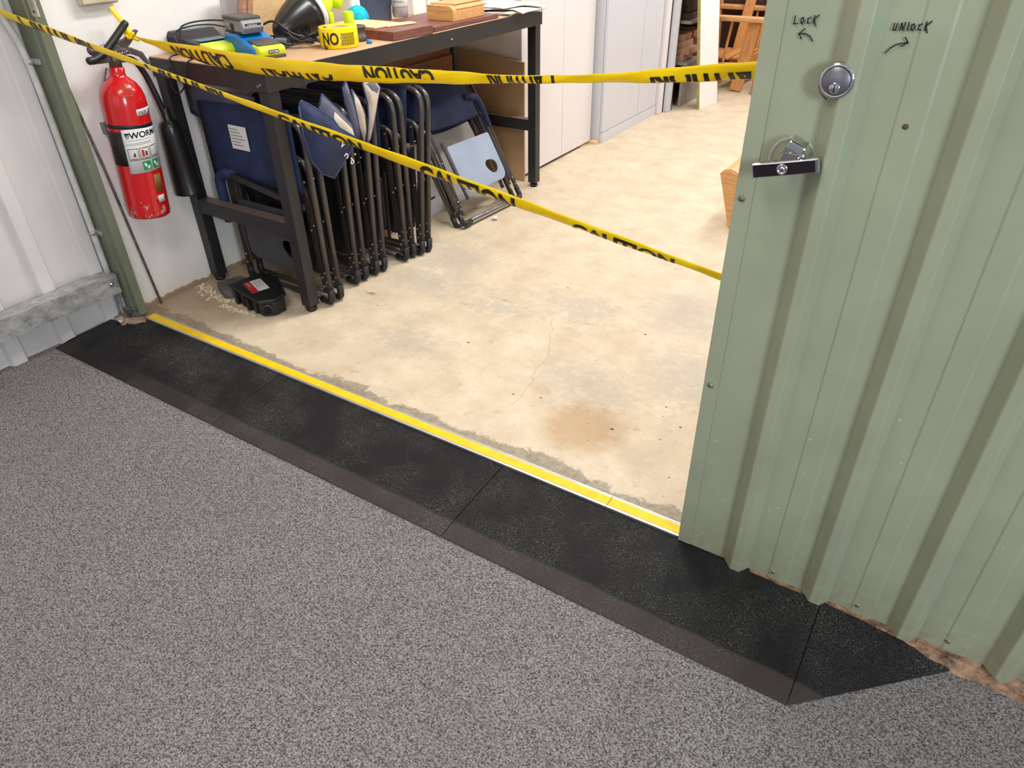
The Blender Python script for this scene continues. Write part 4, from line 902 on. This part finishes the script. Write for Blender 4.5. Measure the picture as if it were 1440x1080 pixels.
# white packet, tub, jar
r = root('white_packet', (-2.53, 1.22, bt), 'white plastic packet standing behind the lime caps', 'packet')
m = MB(); m.prism([(-.11, 0), (.08, 0), (.07, .17), (.03, .19), (-.09, .185), (-.12, .10)], lambda u, v, t: (-2.53+u*.9, 1.23+.10*u+t, bt+v), -.028, .028); m.build('bag', 'label', r, bevel=.012)
m = MB(); m.add([(-2.56, 1.188, bt+.12), (-2.50, 1.194, bt+.12), (-2.50, 1.196, bt+.15), (-2.56, 1.190, bt+.15)], [(0, 1, 2, 3)]); m.build('print', 'screen', r)
r = root('blue_tub', (-2.565, 1.44, bt), 'slate blue plastic tub at back of bench', 'tub')
MB().lathe([(.082, 0), (.088, .004), (.100, .20), (.106, .205), (.106, .22), (.098, .22), (.084, .01), (0, .01)], (-2.565, 1.44, bt), (0, 0, 1), 32).build('tub', 'bucket', r)
MB().box(-2.475, -2.455, 1.40, 1.42, bt+.11, bt+.15).build('lug', 'black', r, bevel=.003)
r = root('screw_jar', (-2.46, 1.52, bt), 'clear jar with white printed label next to blue tub', 'jar')
MB().lathe([(.032, 0), (.036, .003), (.038, .10), (.034, .108), (.030, .115), (0, .115)], (-2.46, 1.52, bt+.018), (0, 0, 1), 20).build('jar', 'glassy', r)
MB().lathe([(.0385, .045), (.039, .046), (.0395, .098), (.039, .099)], (-2.46, 1.52, bt+.018), (0, 0, 1), 24, False).build('label', 'label', r)
m = MB()
for k, t in enumerate(('LITE WEIGHT', 'SPAKL')):
    text_into(m, t, (lambda k: lambda u, v: Vector((-2.46+.0402*math.cos(TH(-95+80*u)), 1.52+.0402*math.sin(TH(-95+80*u)), bt+.096-.016*k+.009*v)))(k), 0)
m.build('lettering', 'ink', r)
# redwood boards, slats, boxes
def plank(name, X, s, mat, label, cat, group=None, bev=.003):
    m = MB(); m.X = X; m.box(-s[0]/2, s[0]/2, -s[1]/2, s[1]/2, 0, s[2]); return tag(m.build(name, mat, bevel=bev), label, cat, group)
r = root('hardwood_slab', (-2.28, 1.10, bt), 'reddish laminated hardwood slab at front of bench under pine slats', 'board')
X = xf((-2.262, 1.16, bt), -.06)
for k in range(4):
    m = MB(); m.X = X; m.box(-.18+.09*k, -.0915+.09*k, -.115, .125, 0, .034); m.build('lamella', 'redwood' if k % 2 == 0 else 'redwood2', r, bevel=.0015)
plank('hardwood_slab', xf((-2.255, 1.55, bt), 0), (.33, .50, .020), 'redwood2', 'long brown hardwood slab under the honey wooden box', 'board')
plank('thin_pine_board', xf((-2.335, 1.145, bt+.0345), 1.52), (.16, .26, .008), 'pine', 'wide pale pine slat on the reddish slab', 'slat', 'pine slats')
plank('thin_pine_board', xf((-2.20, 1.20, bt+.0345), 1.3), (.15, .05, .006), 'pine', 'narrow short pine slat by front of reddish slab', 'slat', 'pine slats')
r = root('wooden_box', (-2.20, 1.60, bt+.02), 'honey coloured wooden box with rounded tambour front corner', 'box')
z0 = bt+.0205
m = MB(); pr_ = [(-.085, 0), (.062, 0)]+[(.035+.027*math.cos(a), .038+.024*math.sin(a)) for a in [i*PI/12 for i in range(7)]]+[(-.085, .062)]
m.prism(pr_, lambda u, v, t: (-2.175+u, t, z0+v), 1.470, 1.715); m.build('body', 'bentwood', r, bevel=.002)
m = MB(); m.box(-2.262, -2.128, 1.50, 1.737, z0+.062, z0+.068); m.build('lid', 'bentwood', r, bevel=.002)
MB().box(-2.120, -2.112, 1.50, 1.737, z0+.044, z0+.051).build('pull_edge', 'bentwood', r, bevel=.002)
# boxes at the back: pale board offcuts with dark gaps
for k, (x, y, w, h, mat, lab_) in enumerate(((-2.58, 1.76, .09, .16, 'board_white', 'pale wooden block left of the stack behind jar'), (-2.59, 1.90, .07, .17, 'board_white', 'pale wooden block right of the stack behind jar'), (-2.50, 2.02, .06, .16, 'grey_panel', 'grey slotted block behind the honey wooden box'), (-2.62, 2.08, .08, .18, 'dark_timber', 'dark timber block behind the honey wooden box'))):
    tag(MB().box(x-w/2, x+w/2, y-.05, y+.05, bt+(.021 if y < 1.7 else 0), bt+h).build('wood_block', mat, bevel=.003), lab_, 'block', 'blocks at the back of the bench')
# papers
pp = []
for k, (x, y, a) in enumerate(((-2.24, 2.00, .1), (-2.21, 2.02, -.15), (-2.24, 2.03, .3), (-2.19, 2.05, .05), (-2.22, 2.05, -.3))):
    m = MB(); rr = random.Random(k+40); X = xf((x, y, bt+.004+.007*k), a)
    ph = rr.random()*6
    m.grid(lambda u, v: X @ Vector(((u-.5)*.30, (v-.5)*.26, .003*math.sin(u*6+ph)+.003*math.sin(v*5+ph*2)+(-.012*max(0, (X @ Vector(((u-.5)*.3, (v-.5)*.26, 0))).x+2.08)/.03))), 12, 10)
    tag(m.build('newspaper', 'paper', solid=.004), ['bottom newspaper sheet of the pile at far bench corner', 'second newspaper from bottom of the far corner pile', 'middle newspaper of the pile at far bench corner', 'second newspaper from top of the far corner pile', 'topmost crumpled newspaper at far bench corner'][k], 'newspaper', 'newspapers on the bench')
# ply boards and tray leaning at the wall
m = MB(); m.X = xf((-2.640, .905, bt+.001), -1.42, -.24); m.prism([(-.10, 0), (.16, 0), (.13, .34), (-.10, .34)], lambda u, v, t: (u, t, v), 0, .012)
tag(m.build('plywood_board', 'pine', bevel=.001), 'light plywood sheet leaning at wall behind the battery', 'board', 'plywood boards on the bench')
for k in range(2):
    m = MB(); m.X = xf((-2.640, .905, bt+.001), -1.42, -.24); m.prism([(.115+.030*k, 0), (.137+.030*k, 0), (.117+.030*k, .34), (.095+.030*k, .34)], lambda u, v, t: (u+.055, t, v), 0, .018)
    tag(m.build('timber_batten', 'offcut', bevel=.001), ['brown batten leaning at wall right beside the light plywood sheet', 'outer brown batten leaning at wall next to clear tray'][k], 'batten', 'battens on the bench')
r = root('clear_tray', (-2.655, .70, bt), 'greyish clear plastic tray leaning at wall behind charger', 'tray')
X = xf((-2.668, .715, bt+.03), -1.45, -.12)
m = MB(); m.X = X; m.box(-.055, .055, 0, .025, 0, .20); m.build('tray', 'clear_tray', r, bevel=.012, segs=3)
m = MB(); m.X = X; m.box(-.035, .035, -.003, .0, .035, .20); m.build('tray_floor', 'cab_grey', r)

#@@BACK
# cabinets
def cabinet(label, x, y0, y1, z1, splits, mat, plinth=None, zb=.0):
    r = root('cabinet', (x-.25, (y0+y1)/2, 0), label, 'cabinet', 'tall cabinets along the wall')
    MB().box(-2.715, x-.020, y0, y1, zb, z1).build('body', mat, r)
    ys = [y0]+splits+[y1]
    for a, b in zip(ys[:-1], ys[1:]):
        MB().box(x-.018, x, a+.0025, b-.0025, zb+(.07 if plinth else .012), z1-.005).build('door', mat, r, bevel=.0015)
    if plinth: MB().box(x-.018, x+.004, y0, y1, zb, .066).build('plinth', plinth, r, bevel=.001)
    return r
cabinet('white cabinet right behind the far end of workbench', -2.235, 2.235, 3.12, 2.1, [2.715], 'cab', zb=.008)
cabinet('grey white cabinet standing proud beyond the first white one', -2.165, 3.155, 4.075, 2.1, [3.735], 'cab_grey', 'cab_grey')
tag(MB().box(-2.52, -2.245, 3.0, 3.15, .0005, .008).box(-2.235, -2.18, 3.105, 3.15, .0005, .018).build('timber_packer', 'pine'), 'small timber packer under the joint of the two cabinets', 'packer')
r = root('sliding_panel', (-2.2, 4.2, 0), 'white upright panel with black seals after the grey cabinet', 'panel')
MB().box(-2.70, -2.14, 4.085, 4.16, .002, 2.1).build('panel', 'cab', r, bevel=.003)
MB().box(-2.70, -2.138, 4.166, 4.174, .002, 2.1).build('seal', 'seal', r)
MB().box(-2.70, -2.10, 4.18, 4.240, .002, 2.1).build('panel', 'cab_grey', r, bevel=.003)
MB().box(-2.70, -2.100, 4.246, 4.256, .002, 2.1).build('seal', 'seal', r)
# shelf with offcuts
r = root('timber_shelf', (-2.3, 4.8, 0), 'grey shelving unit loaded with timber offcuts beyond cabinets', 'shelf')
for z in (.33, .62, 1.0): MB().box(-2.70, -2.06, 4.38, 4.95, z-.02, z).build('shelf_board', 'shelf_grey', r)
MB().box(-2.70, -2.45, 4.365, 4.38, .002, 1.6).build('side_panel', 'dark_timber', r); MB().box(-2.70, -2.07, 4.95, 4.965, .002, 1.6).build('side_panel', 'dark_timber', r)
MB().box(-2.10, -2.08, 4.385, 4.945, .002, .305).build('front_panel', 'shelf_grey', r)
MB().box(-2.717, -2.702, 4.37, 4.96, .002, 1.6).build('back_panel', 'dark_timber', r)
rr = random.Random(9)
nm_ = ['near', 'middle', 'far']; ly = ['bottom', 'second', 'third', 'fourth']
for (zb_, lays, mat, what) in ((.331, 4, 'offcut', 'pinkish'), (.621, 3, 'dark_timber', 'dark'), (.766, 2, 'timber', 'brown')):
    for k in range(lays*2):
        lay_ = k//2; c = k % 2; x = -2.10-.09*rr.random(); y = 4.53+.26*c+rr.uniform(-.02, .02); hh = .045; zz = zb_+.001+lay_*(hh+.002)
        tag(MB().box(x-.30, x+.03, y-.10, y+.10, zz, zz+hh).build('timber_offcut', mat, bevel=.002), '%s timber offcut in %s layer of the %s stack on shelf beyond the cabinets' % (what, ly[lay_], ['nearer', 'farther'][c]), 'timber', what+' offcuts on the shelf')
# white board leaning
r = root('melamine_board', (-1.89, 4.52, 0), 'tall white melamine board leaning on the timber shelf', 'board')
fb = lambda u, v, t: (-1.918+.05*u/.28-.085*v+t, 4.384+u-.10*v, v+.001)
MB().prism([(.004, 0), (.276, 0), (.276, 1.5), (.004, 1.5)], fb, -.018, 0).build('face', 'board_white', r)
MB().prism([(-.004, 0), (.003, 0), (.003, 1.5), (-.004, 1.5)], fb, -.020, .001).build('edge_band', 'board_edge', r)
# pine chairs
def pine_chair(x, y, label, rz, hw=.36):
    r = root('wooden_armchair', (x, y, 0), label, 'chair', 'pine armchairs at the back')
    X = xf((x, y, 0), rz)
    def bar(n, a, b, w, t, side=(1, 0, 0)):
        m = MB(); m.X = X; m.bar(a, b, w, t, side); return m.build(n, 'pine_z', r, bevel=.003)
    for s in (-1, 1):
        bar('leg', (s*hw, -.15, .012), (s*hw, -.23, .54), .10, .04, (0, 1, 0)); bar('leg_brace', (s*hw, -.30, .012), (s*hw, -.33, .54), .04, .03, (0, 1, 0))
        bar('leg', (s*hw-.02, .28, 0), (s*hw+.02, .34, .95), .06, .035)
        m = MB(); m.X = X; m.prism([(-.34, 0), (-.36, .03), (-.34, .06), (.32, .06), (.32, 0)], lambda u, v, t: (s*(hw+.02)+t*1., u, .545+v*.6), -.05, .05); m.build('armrest', 'bentwood', r, bevel=.008)
        bar('side_rail', (s*(hw-.03), -.18, .18), (s*(hw-.03), .30, .16), .03, .09, (1, 0, 0))
        bar('side_slat', (s*hw, .0, .20), (s*hw, -.04, .54), .03, .015, (1, 0, 0)); bar('side_slat', (s*hw, .10, .20), (s*hw, .08, .54), .03, .015, (1, 0, 0))
    bar('front_rail', (-hw+.05, -.16, .20), (hw-.05, -.16, .20), .10, .025, (0, 0, 1))
    bar('top_rail', (-hw+.02, .345, .93), (hw-.02, .345, .93), .08, .025, (0, 0, 1))
    bar('bottom_rail', (-hw+.02, .30, .36), (hw-.02, .30, .36), .05, .025, (0, 0, 1))
    for k in range(5): bar('slat', (-.18+.09*k, .305, .37), (-.18+.09*k, .345, .90), .045, .012, (1, 0, 0))
    for k in range(4): bar('seat_slat', (-hw+.06, -.10+.12*k, .25-.01*k), (hw-.06, -.10+.12*k, .25-.01*k), .085, .016, (0, 1, 0))
    return r
pine_chair(-2.02, 5.50, 'pine armchair standing at the back beside the white board', PI/2)
for k, (x0, x1, y, lab_) in enumerate(((-2.10, -1.98, 5.80, 'left pine plank leaning behind the back armchair'), (-1.90, -1.78, 5.80, 'middle pine plank leaning behind the back armchair'), (-1.66, -1.54, 5.15, 'right pine plank leaning beside the back armchair'))):
    m = MB(); m.bar((x0, y-.10, .022), (x1, y+.12, 1.3), .085, .03, (1, 0, 0)); tag(m.build('pine_plank', 'pine_z', bevel=.003), lab_, 'plank', 'pine planks at the back')
tag(MB().box(-2.6, -.9, 5.95, 6.045, .002, .62).build('storage_chest', 'dark_timber', bevel=.004), 'low dark chest against the back wall behind the pine armchairs', 'chest')
# bentwood stool by the door
r = root('bentwood_armchair', (-.75, 2.25, 0), 'honey plywood armchair with rounded arm behind green door edge', 'chair')
cv = [(-1.004, .262), (-.985, .282), (-.955, .288), (-.92, .275), (-.885, .235), (-.86, .17), (-.845, .09), (-.84, .002)]
MB().prism([(-.925, 0), (-1.003, .258)]+[(a, b-.002) for a, b in cv[1:]], lambda u, v, t: (u, t, v+.001), 2.095, 2.118).build('side_panel', 'bentwood', r, bevel=.003)
m = MB(); cv2 = [(a+(.018 if i > 0 else .02), b-.012) for i, (a, b) in enumerate(cv)]
m.prism(cv+cv2[::-1], lambda u, v, t: (u, t, v+.003), 2.10, 2.42); m.build('curved_arm', 'bentwood', r, bevel=.003)
m = MB(); m.prism([(-.95, .28), (-.80, .42), (-.45, .45), (-.45, .002), (-.84, .002)], lambda u, v, t: (u, t, v+.001), 2.42, 2.44); m.build('back_panel', 'bentwood', r, bevel=.003)
MB().box(-.86, -.40, 2.12, 2.42, .22, .25).build('seat', 'bentwood', r, bevel=.004)
# workshop ceiling battens
for (x, y, l, lab_) in ((-1.45, 1.3, 1.2, 'white batten light above the near part of the workshop'), (-.6, 3.2, 1.5, 'white batten light above the middle of the workshop'), (-1.0, 5.0, 1.5, 'white batten light above the pine armchairs'), (-.9, -1.2, 1.2, 'white batten light above the carpeted room')):
    tag(MB().box(x-.06, x+.06, y-l/2-.03, y+l/2+.03, 2.745, 2.799).build('ceiling_light', 'bright_lamp', bevel=.004), lab_, 'ceiling light', 'batten ceiling lights')
